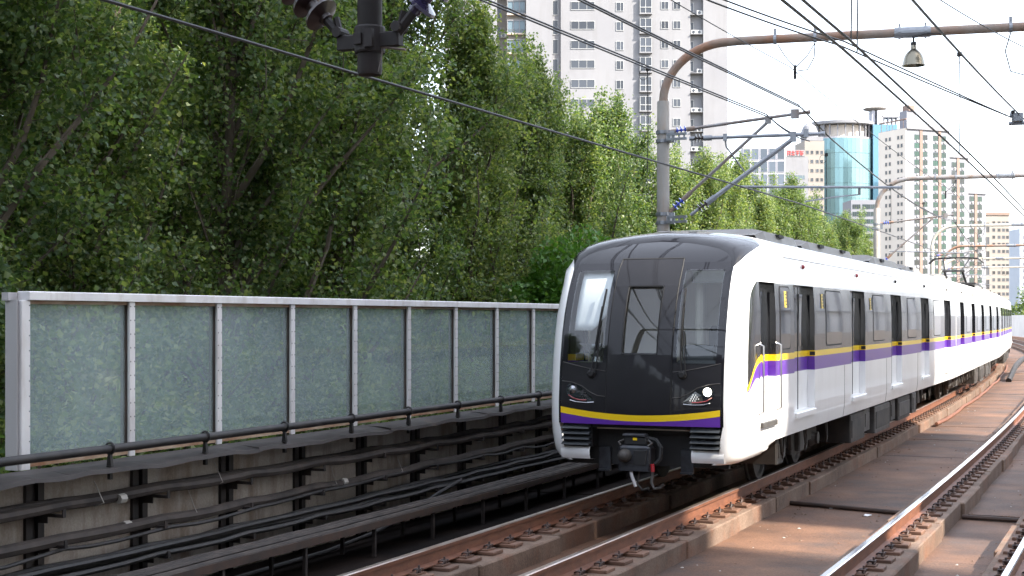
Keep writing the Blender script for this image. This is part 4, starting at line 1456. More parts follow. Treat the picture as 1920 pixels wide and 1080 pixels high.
# hanging dome lamp under the first beam, and a small one under the second
def dome_lamp(W, x, label, bz=8.04):
    root = thing('dome_lamp', label, 'lamp', W @ T(x, 0, 7.3), 'lamps hanging from the arched beams')
    P = dict(parent=root, world=W)
    MB().lathe([(.05, 7.80), (.055, 7.72), (.085, 7.69), (.135, 7.645), (.175, 7.58), (.20, 7.50), (.215, 7.42), (.232, 7.385), (.215, 7.385), (.19, 7.46), (.13, 7.6), (.03, 7.66)], T(x, 0, 0), 24, 0, False).build('shade', M['brass'], smooth=True, angle=50, **P)
    b = MB()
    b.lathe([(.02, 7.98), (.02, 7.86), (.055, 7.85), (.055, 7.79), (.03, 7.78)], T(x, 0, 0), 12)
    b.tube([(x, 0, 7.86), (x + .01, -.12, 7.92), (x + .2, -.12, 7.98), (x + .5, -.1, 7.98)], .012, 5)
    b.build('holder', M['wire'], **P)
dome_lamp(WM1, 5.02, 'metal dome lamp hanging under the rusty beam')
dome_lamp(WM2, 9.4, 'small dome lamp hanging under the grey beam')

# right-hand cantilever end reaching in from the portal's other post
rp = thing('catenary_mast', 'mast on the right whose bracket end reaches over the empty track', 'mast', WM1 @ T(14.2, 0, 0), 'masts of the overhead line')
MB().lathe([(.16, FLOOR), (.158, 2.0), (.140, 7.95)], T(14.2, 0, 0), 16).build('post', M['mast'], parent=rp, world=WM1, smooth=True)
b = MB()
b.tube([(14.0, -.2, 6.2), (6.80, -.2, 6.14)], .036, 8); b.tube([(14.0, -.2, 4.6), (8.2, -.2, 6.1)], .036, 8)
b.box((6.86, -.28, 6.18), (7.06, -.1, 6.34)); b.lathe([(.05, 0), (.05, .22)], T(6.82, -.2, 6.3) @ Matrix.Rotation(R_(90), 4, 'Y'), 10)
b.build('cantilever', M['galv'], parent=rp, world=WM1)

# wires ------------------------------------------------------------
def wire(label, pts, r=.009, n=5, name='overhead_wire', group=None):
    return tag(MB().tube(pts, r, n).build(name, M['wire'], smooth=True), label, 'wire', group)
def span(nodes, sag, k=14, flat=False):
    """nodes: (s, t, z) supports, parabola sag between them"""
    pts = []
    for (s0, t0, z0), (s1, t1, z1) in zip(nodes[:-1], nodes[1:]):
        for i in range(k):
            u = i / k
            pts.append(tp(s0 + (s1 - s0) * u, t0 + (t1 - t0) * u, z0 + (z1 - z0) * u - 4 * sag * u * (1 - u)))
    pts.append(tp(*nodes[-1]))
    return pts
wire('thick black contact wire crossing in front of the dark trees', span([(0, -7.15, 4.66), (8.3, -7.08, 4.68), (29.0, -6.55, 4.69), (60.5, -6.1, 4.7), (92, -6.4, 4.7), (118, -6, 4.7), (143, -6.3, 4.7), (168, -6.1, 4.7)], .02), .0145, 6)
for q, d in enumerate((-.035, .035)):
    wire(['upper', 'lower'][q] + ' wire of the pair running up to the end of the top bracket tube', span([(1, -7.6 + d, 6.62 - d), (28.35, -6.42 + d, 6.58 - d)], .10), .0135)
    wire(['upper', 'lower'][q] + ' wire of the pair clamped to the middle of the bracket tubes', span([(1, -8.9 + d, 6.55 - d), (28.6, -7.12 + d, 6.46 - d), (30.0, -6.6 + d, 6.12 - d)], .08), .0135)
    wire(['upper', 'lower'][q] + ' messenger wire dropping from the bracket end towards the grey mast', span([(28.35, -6.42 + d, 6.58 - d), (31.2, -6.38 + d, 6.30 - d)], .0) [:-1] + span([(31.2, -6.38 + d, 6.30 - d), (60.3, -6.3 + d, 6.30 - d), (92, -6.4, 6.3 - d), (118, -6.3, 6.3), (143, -6.2, 6.3)], .38), .0135)
    wire(['upper', 'lower'][q] + ' contact wire over the empty track', span([(2, -2.72 + d, 4.86 + d), (13.1, -2.66 + d, 4.85 + d), (35.2, -2.62 + d, 4.82 + d), (62, -2.2 + d, 4.8), (92, -2.3, 4.8), (140, -2.1, 4.8)], .02), .0135)
    wire(['upper', 'lower'][q] + ' messenger wire high over the empty track', span([(2, -3.6 + d, 6.6 - d), (18.6, -2.9 + d, 6.42 - d), (30.0, -2.35 + d, 6.36 - d), (61, -2.3, 6.3), (92, -2.3, 6.3), (140, -2.1, 6.3)], .06), .0135)
for q, d in enumerate((-.03, .03)):
    wire(['upper', 'lower'][q] + ' sagging feeder crossing over towards the right-hand bracket', span([(6, -8.9, 7.4 + d), (18.4, -5.43 + d, 6.60 + d), (22.1, -4.43 + d, 6.58 + d), (30.6, -2.55, 6.42)], .02), .0135)
wire('thin earth wire strung below the rusty beam', span([(6, -7.9, 8.05), (28.3, -6.62, 7.38), (60, -6.2, 7.4), (92, -6.2, 7.4), (140, -6.2, 7.4)], .25), .009)
wire('single wire crossing the top right corner of the sky', span([(8, -6.6, 7.9), (23.8, -3.2, 7.5), (28.2, -2.2, 7.42), (60, -2.1, 7.4)], .03), .010)
# droppers with their small rings
def dropper(label, s, t, z0, z1, ring=.09):
    c = tp(s, t, z1)
    u = frame(s, t).to_3x3() @ Vector((1, 0, 0))
    m_ = MB().tube([tp(s, t, z0), tp(s, t + .01, (z0 + z1) / 2), c], .007, 4)
    m_.tube([c - u * .07 + Vector((0, 0, -ring + ring * math.sin(w))) + u * (ring * .8 * math.cos(w)) for w in lin(0, 6.28, 14)], .006, 4)
    m_.box((-.03, -.03, -.03), (.03, .03, .03), 0, T(*c))
    tag(m_.build('dropper', M['wire']), label, 'wire', 'droppers between the overhead wires')
dropper('short dropper over the pale trees left of the concrete mast', 22.0, -7.55, 4.72, 6.4)
dropper('dropper hanging in front of the dark glass block', 31.5, -6.5, 4.72, 5.95)
dropper('dropper over the empty track near the right edge, to the dome lamp side', 22.5, -2.75, 4.87, 6.36)
dropper('dropper over the empty track at the right edge', 29.0, -2.45, 4.85, 6.33)
dropper('dropper joining the feeder and the contact wires above the empty track', 13.6, -2.66, 4.87, 6.4, .12)
dropper('dropper high up beside the rusty beam', 13.2, -2.64, 4.9, 6.55, .10)
for k, s_ in enumerate((40, 48, 70, 80)):
    dropper('thin dropper above the roof of the rear metro cars', s_, -6.3, 4.72, 6.1 - (.0 if k % 3 else .1), .07)

# drop post with two insulator arms hanging into the top of the picture
DP = frame(7.63, -4.15, 0)
c0 = Vector((-.80, 8.0, 0))
DP.translation = c0
dpo = thing('drop_post', 'dark round post hanging from above with an insulator arm on each side', 'post', DP @ T(0, 0, 3.72))
P = dict(parent=dpo, world=DP)
MB().lathe([(.03, 3.73), (.066, 3.72), (.071, 3.74), (.071, 8.0)], None, 18).build('post', M['dark_post'], smooth=True, **P)
b = MB()
b.lathe([(.084, 3.84), (.088, 3.85), (.088, 3.98), (.084, 3.99)], None, 18)
b.box((.02, -.10, 3.86), (.07, -.075, 3.96)); b.box((-.05, -.1, 3.88), (-.0, -.08, 3.94))
b.build('post_clamp', M['dark_post'], **P)
for sg in (-1, 1):
    ar = MB()
    ar.box((sg * .07 if sg > 0 else -.2, -.035, 3.87), (.2 if sg > 0 else -.07, .035, 3.95), 0, None, .008)
    ar.tube([(sg * .15, 0, 3.91), (sg * .30, 0, 4.07)], .028, 8)
    ar.lathe([(.03, -.05), (.03, .05)], T(sg * .19, 0, 3.97) @ Matrix.Rotation(R_(90), 4, 'X'), 10)
    ar.tube([(sg * .20, .0, 3.99), (sg * .22, 0, 4.06)], .02, 6)
    ar.tube([(sg * .52, 0, 4.27), (sg * 2.6, 0, 6.2)], .035, 8)
    ar.tube([(sg * .07, 0, 5.6), (sg * 2.9, 0, 6.3)], .03, 8)
    A_ = ar.build('bracket_arm', M['dark_post'], **P)
    i_ = MB()
    insulator(i_, (sg * .28, 0, 4.05), (sg * .54, 0, 4.29), .108, 3, 0, .04, 16)
    i_.build('insulator', M['ins_brown'] if sg < 0 else M['ins_violet'], parent=A_, world=DP, smooth=True, angle=50)
b = MB().tube([(.07, -.02, 3.87), (.15, -.02, 3.855), (.24, -.02, 3.84)], .008, 5)
b.tube([(.065, -.02, 3.73), (.09, -.02, 3.82), (.09, -.02, 3.9)], .004, 4)
b.build('earth_strap', M['galv_rust'], **P)
# the beam it hangs from, across the tracks, with its own posts
nb = thing('portal_beam', 'steel portal beam over the platform end carrying the drop post', 'beam', DP @ T(-5.3, 0, FLOOR))
b = MB(); b.tube([(-5.3, 0, FLOOR), (-5.3, 0, 8.0)], .14, 14); b.tube([(5.3, 0, .97), (5.3, 0, 8.0)], .14, 14)
b.build('post', M['dark_post'], parent=nb, world=DP)
b = MB(); b.tube([(-5.3, 0, 8.08), (5.3, 0, 8.08)], .11, 14)
b.build('beam', M['dark_post'], parent=nb, world=DP)

# ================================================================== BUILDINGS
GZ = -9.0
M['tw_white'] = pm('tw_white', (0.20, 0.203, 0.222), (0.22, 0.223, 0.24), rough=0.8, scale=0.15, stain=(0.165, 0.162, 0.17), sstr=(1, 1, .12), sscale=.8, samt=.35)
M['tw_beige'] = pm('tw_beige', (0.24, 0.22, 0.20), (0.27, 0.25, 0.225), rough=0.8, scale=0.2)
M['tw_ledge'] = pm('tw_ledge', (0.62, 0.50, 0.40), rough=0.8)
M['win_frame'] = pm('win_frame', (0.35, 0.36, 0.37), rough=0.5)
M['win_dark'] = pm('win_dark', (0.040, 0.046, 0.058), rough=0.06, coat=0.0, orand=0.9)
M['win_blue'] = pm('win_blue', (0.09, 0.13, 0.155), rough=0.05, coat=0.0, orand=0.6)
M['win_green'] = pm('win_green', (0.014, 0.055, 0.04), (0.025, 0.03, 0.035), rough=0.15, coat=0.0, scale=.11, orand=0.8)
M['ac_unit'] = pm('ac_unit', (0.55, 0.55, 0.54), rough=0.6)
M['hr_white'] = pm('hr_white', (0.19, 0.195, 0.225), (0.21, 0.215, 0.24), rough=0.8, scale=.1)
M['hr_cream'] = pm('hr_cream', (0.24, 0.22, 0.20), (0.265, 0.24, 0.22), rough=0.8, scale=.1)
M['cream_lit'] = pm('cream_lit', (0.60, 0.54, 0.48), (0.64, 0.58, 0.52), rough=0.8, scale=.1)  # lighter copy of the cream, its colour carrying sunlight the face misses
M['hr_brown'] = pm('hr_brown', (0.19, 0.135, 0.115), (0.22, 0.155, 0.13), rough=0.8, scale=.15)
M['teal_glass'] = pm('teal_glass', (0.12, 0.22, 0.25), (0.15, 0.26, 0.29), rough=0.1, metal=0.4, scale=.05, orand=0.22)
M['blue_glass'] = pm('blue_glass', (0.11, 0.22, 0.30), rough=0.08, metal=0.45, orand=0.2)
M['dark_glass'] = pm('dark_glass', (0.10, 0.12, 0.15), rough=0.1, metal=0.3, orand=0.5)
M['grey_conc'] = pm('grey_conc', (0.36, 0.36, 0.40), rough=0.7)
M['sign_red'] = pm('sign_red', (0.65, 0.08, 0.08), rough=0.5)

def window_meshes(w, h, mull, pane_mat, frame_mat=None, fw=.07, name='window'):
    f = MB()
    o = .09
    f.box((-w / 2, -o, -h / 2), (w / 2, .0, -h / 2 + fw)); f.box((-w / 2, -o, h / 2 - fw), (w / 2, .0, h / 2))
    f.box((-w / 2, -o, -h / 2 + fw), (-w / 2 + fw, .0, h / 2 - fw)); f.box((w / 2 - fw, -o, -h / 2 + fw), (w / 2, .0, h / 2 - fw))
    for x in mull:
        f.box((x - fw / 2.5, -o, -h / 2 + fw), (x + fw / 2.5, .0, h / 2 - fw))
    p = MB().box((-w / 2 + fw, -.045, -h / 2 + fw), (w / 2 - fw, -.02, h / 2 - fw))
    return f.mesh(name, frame_mat or M['win_frame']), p.mesh('pane', pane_mat)

def add_window(root, W, x, y, z, mm, name='window'):
    Wl = W @ T(x, y, z)
    f = put(mm[0], name, root, Wl)
    put(mm[1], 'pane', f, Wl)
    return f

def ac_mesh():
    a = MB().box((-.42, -.36, 0), (.42, 0, .6), 0, None, .03)
    a.lathe([(.24, 0), (.24, .02), (.06, .03)], T(-.08, -.36, .3) @ Matrix.Rotation(R_(90), 4, 'X'), 12, 1)
    return a.mesh('ac_unit', [M['ac_unit'], M['win_dark']])
AC = ac_mesh()

# --- tall white residential tower
K1 = 213 / 2667.0
X1 = lambda px: (px - 960) * K1
WT = T(0, 213, 0)
tw = thing('residential_tower', 'tall pale residential tower with rows of dark windows above the trees', 'building', T(11, 213, GZ))
def seg(a, b, y, mat, z1=72, name='wall'):
    m_ = MB().box((X1(a), y, GZ), (X1(b), 20, z1))
    return m_.build(name, mat, tw, world=WT)
seg(836, 932, -2.2, M['tw_white']); seg(932, 950, 1.2, M['tw_beige']); seg(950, 986, -.6, M['tw_beige']); seg(986, 1034.6, -2.6, M['tw_white'], 74)
seg(1034.6, 1051, -.6, M['tw_white'], 74); seg(1051, 1292.6, -1.2, M['tw_white'], 74); seg(1292.6, 1316, -.5, M['tw_white']); seg(1316, 1361, -1.6, M['tw_white'])
wide = window_meshes(X1(1115) - X1(1070), 1.25, (-1.75, -.6, .6), M['win_dark'])
single = window_meshes(1.15, 1.35, (.1,), M['win_dark'])
pairw = window_meshes(1.15, 1.2, (.0,), M['win_dark'])
narrow = window_meshes(.55, 1.6, (), M['win_dark'])
stair = window_meshes(.85, 2.2, (), M['win_dark'])
leftw = window_meshes(1.5, 1.6, (0,), M['win_blue'])
bayf = MB()
bayf.box((-1.35, -.75, -1.0), (1.35, 0, -.85)); bayf.box((-1.35, -.75, .85), (1.35, 0, 1.0))
for x in (-1.3, -.45, .45, 1.3): bayf.box((x - .05, -.7, -.85), (x + .05, -.6, .85))
bayf.box((-1.4, -.8, -1.18), (1.4, 0, -1.0), 1)
for q in range(3): bayf.box((-1.3, -.68, -.7 + .13 * q), (1.3, -.66, -.67 + .13 * q))
bay = (bayf.mesh('bay_window', [M['tw_white'], M['tw_ledge']]), MB().box((-1.3, -.62, -.85), (1.3, -.02, .85)).mesh('pane', M['win_blue']))
dbf = MB()
for x in (-.85, -.05, .85): dbf.box((x - .04, -.62, -1.05), (x + .04, -.54, 1.05))
dbf.box((-.9, -.64, -.28), (.9, -.55, -.18)); dbf.box((-.95, -.68, -1.25), (.95, 0, -1.05), 1); dbf.box((-.9, -.6, 1.0), (.9, -.5, 1.06))
dbay = (dbf.mesh('bay_window', [M['win_frame'], M['tw_white']]), MB().box((-.86, -.56, -1.05), (.86, -.02, 1.05)).mesh('pane', M['win_dark']))
shelf = MB().box((-.95, -1.0, -.08), (.95, 0, .0)).mesh('ledge', M['tw_white'])
for j in range(-12, 4):
    z = 48.9 + 2.9 * j
    add_window(tw, WT, X1(886), -2.2, z - 1.7, leftw)
    add_window(tw, WT, X1(936), 1.2, z - .6, narrow)
    add_window(tw, WT, X1(968), -.6, z - .2, bay, 'bay_window')
    add_window(tw, WT, X1(1041), -.6, z - .2, stair)
    add_window(tw, WT, X1(1092), -1.2, z, wide)
    add_window(tw, WT, X1(1161), -1.2, z - .15, single)
    add_window(tw, WT, X1(1209), -1.2, z - .1, dbay, 'bay_window')
    add_window(tw, WT, X1(1245), -1.2, z + .05, pairw)
    add_window(tw, WT, X1(1267.5), -1.2, z + .05, pairw)
    add_window(tw, WT, X1(1296.5), -.5, z - .2, narrow)
    put(shelf, 'ledge', tw, WT @ T(X1(1305), -.5, z - 1.3))
    put(AC, 'ac_unit', tw, WT @ T(X1(1310), -.85, z - 1.3))
    if j % 3: put(AC, 'ac_unit', tw, WT @ T(X1(1299.5), -.85, z - 1.3))
    if j % 2: put(AC, 'ac_unit', tw, WT @ T(X1(944.5), 1.15, z - 1.4))
MB().tube([(X1(1315.2), -.6, GZ), (X1(1315.2), -.6, 71)], .06, 6).build('drain_pipe', M['tw_white'], tw, world=WT)

# --- generic slab with window grid
def block(name, label, cat, corner, ang, w, d, ztop, mat, cols, rows, mm, side_cols=(), side_rows=(), side_mm=None, side_mat=None, group=None):
    """corner: front-left foot (x, y); ang: turn of the front about the corner (radians, + turns the right end away)"""
    W = Matrix.Translation((corner[0], corner[1], 0)) @ Matrix.Rotation(ang, 4, 'Z')
    root = thing(name, label, cat, W @ T(0, 0, GZ), group)
    MB().box((0, 0, GZ), (w, d, ztop)).build('wall', mat, root, world=W)
    for z in rows:
        for x in cols:
            add_window(root, W, x, 0, z, mm)
    if side_mat is not None:
        MB().box((-.35, -.02, GZ), (-.003, d, ztop - .2)).build('side_wall', side_mat, root, world=W)
    Ws = W @ T(-.35 if side_mat is not None else 0, 0, 0) @ Matrix.Rotation(R_(-90), 4, 'Z')
    for z in side_rows:
        for y in side_cols:
            add_window(root, Ws, -y, 0, z, side_mm or mm)
    return root, W

def at(px, Y):
    return (px - 960) / 2667.0 * Y

# --- high-rise with brown bands, cream side tinted as sunlit
YB = 500.0
win2 = window_meshes(2.1, 1.9, (0,), M['win_green'], M['dark_glass'], .08)
win2s = window_meshes(1.1, 1.35, (), M['win_dark'], M['hr_cream'], .12)
aB = R_(24)
cB = (at(1700, YB), YB)
rowsB = [66.3 - 2.95 * q for q in range(21)]
ca = math.cos(aB)
hr, WB = block('high_rise', 'white high-rise with vertical brown bands and a cream left side tinted as sunlit', 'building', cB, aB, 19.2, 15, 69.5, M['hr_white'],
               [4.5, 8.3, 14.6, 18.0][:0], [], win2, [2.2, 4.0, 8.6, 10.6], rowsB[:19], win2s, M['cream_lit'])
for a, b, z in ((19.2, 28.8, 60.5), (28.8, 38.0, 48.0)):
    MB().box((a, 1.2 if a < 25 else 2.4, GZ), (b, 15, z)).build('wall', M['hr_white'], hr, world=WB)
for a, y, z in ((6.3, 0, 69.3), (14.6, 0, 69.3), (24.0, 1.2, 60.3), (33.2, 2.4, 47.8)):
    MB().box((a - .6, y - .25, GZ), (a + .6, y, z)).build('brown_band', M['hr_brown'], hr, world=WB)
    for q, zz in enumerate(rowsB):
        if zz > z - 1.5: continue
        for sx in (-1.85, 1.85):
            add_window(hr, WB, a + sx, y, zz, win2)
            if q < 19:
                put(AC, 'ac_unit', hr, WB @ T(a + sx + .3, y, zz - 1.62))
for a, b, y, z in ((-.3, 19.4, -.4, 69.5), (19.0, 29.0, .9, 60.5), (28.6, 38.2, 2.1, 48.0)):
    m_ = MB().box((a, y, z), (b, y + .3, z + 1.0)).box((a, y - .2, z - .5), (b, y, z + .1))
    m_.build('parapet', M['hr_white'], hr, world=WB)
    rl = MB()
    for q in range(int((b - a) / 1.2)):
        rl.tube([(a + .3 + 1.2 * q, y + .1, z + 1), (a + .3 + 1.2 * q, y + .1, z + 2.4)], .06, 4)
    rl.tube([(a, y + .1, z + 2.4), (b, y + .1, z + 2.4)], .07, 4); rl.tube([(a, y + .1, z + 1.7), (b, y + .1, z + 1.7)], .05, 4)
    rl.build('roof_railing', M['win_frame'], hr, world=WB)
m_ = MB().box((5.0, 6, 69.5), (9.0, 10, 76.5)).box((5.5, 5.5, 76.5), (8.0, 9, 78.5), 1)
m_.build('roof_tank', [M['hr_white'], M['hr_brown']], hr, world=WB)
m_ = MB()
for q in range(5):
    m_.tube([(-.2 - 0, 1.5 + 3 * q, 69.4), (-.2, 1.5 + 3 * q, 72.5)], .12, 4)
m_.tube([(-.2, 0, 72.5), (-.2, 14.5, 72.5)], .3, 5)
m_.build('roof_frame', M['hr_brown'], hr, world=WB)

# --- teal glass tower: curved curtain wall of panels, ring crown, flat blue slab
YG = 560.0
kG = YG / 2667.0
gc = Vector((at(1592, YG), YG + 16, 0))
gl_ = thing('glass_tower', 'curved teal glass tower with a pale ring crown', 'building', T(gc.x, gc.y, GZ))
RG = 13.6
MB().lathe([(RG - .3, GZ), (RG - .3, 74.5)], T(gc.x, gc.y, 0), 40).build('core', M['grey_conc'], gl_)
WGm = T(gc.x, gc.y, 0)
NPN = 26
pan = MB()
wpan = 2 * RG * math.sin(math.pi / 2 / NPN) * .985
pan.box((-wpan / 2, -.12, 0), (wpan / 2, 0, 5.9))
PANT = pan.mesh('glass_panel', M['teal_glass']); PANB = pan.mesh('glass_panel', M['blue_glass'])
for q in range(NPN):
    a = R_(180) + math.pi * (q + .5) / NPN
    for r_ in range(11):
        z = 8 + 6.0 * r_
        put(PANT if q < 21 else PANB, 'glass_panel', gl_, T(gc.x + RG * math.cos(a), gc.y + RG * math.sin(a), z) @ Matrix.Rotation(a + R_(90), 4, 'Z'))
m_ = MB()
m_.lathe([(RG + .3, 79.6), (RG + .6, 79.8), (RG + .6, 80.8), (RG + .3, 81), (RG - 2, 81), (RG - 2, 79.6)], WGm, 40)
m_.build('crown_ring', M['tw_white'], gl_, smooth=True, angle=30)
for q in range(13):
    a = R_(180) + math.pi * (q + .3) / 13
    MB().box((-.9 if q < 4 else -.25, -.4, 74), (.9 if q < 4 else .25, .4, 79.7)).build('crown_column', M['tw_white'], gl_, world=T(gc.x + (RG - 1) * math.cos(a), gc.y + (RG - 1) * math.sin(a), 0) @ Matrix.Rotation(a + R_(90), 4, 'Z'))
MB().lathe([(RG - 2.6, 74.5), (RG - 2.6, 79.4)], WGm, 32).build('plant_room', M['cream_lit'], gl_, smooth=True, angle=30)
# blue slab at its right with the disc-topped lift tower
x0, x1 = at(1644, YG), at(1690, YG)
MB().box((x0, YG + 6, GZ), (x1, YG + 26, 79.5)).build('slab', M['blue_glass'], gl_)
for q in range(3):
    MB().box((x0 + .1 + q * (x1 - x0) / 3, YG + 5.85, 8), (x0 - .1 + (q + 1) * (x1 - x0) / 3, YG + 6, 79)).build('slab_panel', M['blue_glass'], gl_)
m_ = MB().box((at(1646, YG), YG + 9, 79.5), (at(1652, YG), YG + 14, 85.5)).box((at(1655, YG), YG + 8, 79.5), (at(1666, YG), YG + 16, 85.5))
m_.build('lift_tower', M['grey_conc'], gl_)
MB().lathe([(1.5, 85.4), (4.4, 86.2), (4.7, 86.6), (4.2, 86.9), (1.5, 87.0)], T(at(1655, YG), YG + 12, 0), 24).build('disc_roof', M['hr_cream'], gl_, smooth=True, angle=40)
m_ = MB()
for q in range(4):
    m_.box((at(1668 + 8 * q, YG), YG + 9, 79.5), (at(1670.5 + 8 * q, YG), YG + 11, 82.7))
m_.box((at(1664, YG), YG + 8, 82.7), (at(1698, YG), YG + 14, 83.3))
m_.build('roof_frame', M['grey_conc'], gl_)

# --- cream block left of the glass tower, with small paired windows
YC = 545.0
win3 = window_meshes(1.25, 1.5, (), M['win_dark'], M['hr_cream'], .12)
cb_, WC = block('office_block', 'cream block with small paired windows beside the glass tower', 'building', (at(1509, YC), YC), R_(4), 7.6, 14, 70.5, M['hr_cream'], [1.0, 2.8, 4.9, 6.6], [66.0 - 3.5 * q for q in range(14)], win3)
MB().box((.6, -.1, 70.5), (7.2, .3, 72)).build('parapet', M['tw_white'], cb_, world=WC)
MB().lathe([(3.2, 70.5), (3.4, 74), (2.4, 76.5), (.3, 78.2)], WC @ T(3.2, 5, 0), 20).build('roof_dome', M['tw_white'], cb_)
# --- pale block with red roof sign
YR = 480.0
win4 = window_meshes(3.4, 1.5, (-.85, 0, .85), M['win_blue'], M['tw_white'], .12)
rs, WR = block('office_block', 'pale low block carrying a red roof sign behind the trees', 'building', (at(1463, YR), YR), 0, 9.5, 14, 57.0, M['tw_white'], [2.4, 6.6], [50 - 3.6 * q for q in range(10)], win4)
sg_ = MB()
for q in range(4):
    x = 2.4 + q * 1.45
    for (u0, u1, v0, v1) in (((0, 1.1, 1.3, 1.55), (0, .25, 0, 1.3), (.85, 1.1, 0, 1.3), (.25, .85, .55, .75)), ((.4, .65, 0, 1.6), (0, 1.1, .9, 1.1), (0, 1.1, .1, .3)), ((0, 1.1, 1.3, 1.55), (.4, .65, 0, 1.3), (.1, 1.0, .6, .8)), ((0, .25, 0, 1.6), (.25, 1.1, 1.2, 1.4), (.5, .75, 0, 1.2), (.25, 1.1, .5, .7)))[q]:
        sg_.box((x + u0, -.35, 57.4 + v0), (x + u1, -.15, 57.4 + v1))
sg_.build('roof_sign', M['sign_red'], rs, world=WR)
MB().box((2.2, -.14, 57), (8.2, .1, 59.2)).build('sign_board', M['tw_white'], rs, world=WR)
# --- dark glass block
YD = 330.0
win5 = window_meshes(1.7, 2.6, (), M['dark_glass'], M['grey_conc'], .10)
block('office_block', 'dark glass block showing over the trees beside the tower', 'building', (at(1392, YD), YD), R_(-6), 9.8, 14, 42.3, M['grey_conc'], [1.0 + 1.95 * q for q in range(5)], [40.4 - 2.95 * q for q in range(8)], win5)
# --- white block with green windows, in front of the high-rise
YW = 470.0
win6 = window_meshes(2.6, 1.5, (-.65, 0, .65), M['win_green'], M['dark_glass'], .08)
block('apartment_block', 'white block with rows of green windows left of the grey mast', 'building', (at(1596, YW), YW), 0, 9.0, 12, 41.5, M['hr_white'], [1.75, 5.0, 7.6], [39.3 - 2.45 * q for q in range(15)], win6)
# --- pale towers at the right edge
YE = 620.0
win7 = window_meshes(1.5, 1.6, (), M['win_dark'], M['hr_cream'], .12)
win8 = window_meshes(2.6, 4.4, (0,), M['win_dark'], M['hr_cream'], .15)
te, WE = block('apartment_tower', 'distant cream tower with a flat brown roof edge near the right', 'building', (at(1842, YE), YE), R_(6), 12.2, 16, 48.0, M['hr_cream'], [5.2, 7.6, 9.6, 11.4], [44 - 3.1 * q for q in range(16)], win7)
for q in range(8):
    add_window(te, WE, 2.0, 0, 42 - 6.2 * q, win8)
MB().box((-.2, -.4, 47.4), (12.4, .0, 48.6)).build('roof_edge', M['hr_brown'], te, world=WE)
block('apartment_tower', 'distant plain white tower at the right edge of the picture', 'building', (at(1889, 700), 700), 0, 14, 16, 41, M['tw_white'], [9.5, 11.5], [36 - 3.1 * q for q in range(14)], win7)
M['pale_blue'] = pm('pale_blue', (0.32, 0.36, 0.44), rough=0.5)
block('apartment_tower', 'distant pale blue tower cut by the right edge', 'building', (at(1912, 660), 660), 0, 14, 16, 44, M['pale_blue'], [2.5, 6], [40 - 3.1 * q for q in range(14)], win7)

# ================================================================== TREES
def leaf_mesh(name, centres, dirs, size, mat):
    """one kite-shaped, slightly folded leaf per centre"""
    n = len(centres)
    L = size[:, None]
    r1 = rng.normal(size=(n, 3))
    d = dirs + .8 * r1
    d /= np.linalg.norm(d, axis=1)[:, None]
    up = np.array([0, 0, 1.0]) + .75 * rng.normal(size=(n, 3))
    w = np.cross(d, up)
    w /= np.linalg.norm(w, axis=1)[:, None] + 1e-9
    nn = np.cross(w, d)
    fold = .14
    v = np.empty((n, 4, 3))
    v[:, 0] = centres
    v[:, 1] = centres + d * L * .38 + w * L * .42 + nn * L * fold
    v[:, 2] = centres + d * L
    v[:, 3] = centres + d * L * .38 - w * L * .42 + nn * L * fold
    me = bpy.data.meshes.new(name)
    me.vertices.add(n * 4)
    me.vertices.foreach_set('co', v.reshape(-1))
    idx = (np.arange(n)[:, None] * 4 + np.array([0, 1, 2, 0, 2, 3])[None]).reshape(-1)
    me.loops.add(n * 6)
    me.loops.foreach_set('vertex_index', idx.astype(np.int32))
    me.polygons.add(n * 2)
    me.polygons.foreach_set('loop_start', np.arange(0, n * 6, 3, dtype=np.int32))
    me.polygons.foreach_set('loop_total', np.full(n * 2, 3, dtype=np.int32))
    me.materials.append(mat)
    me.update(calc_edges=True)
    return me

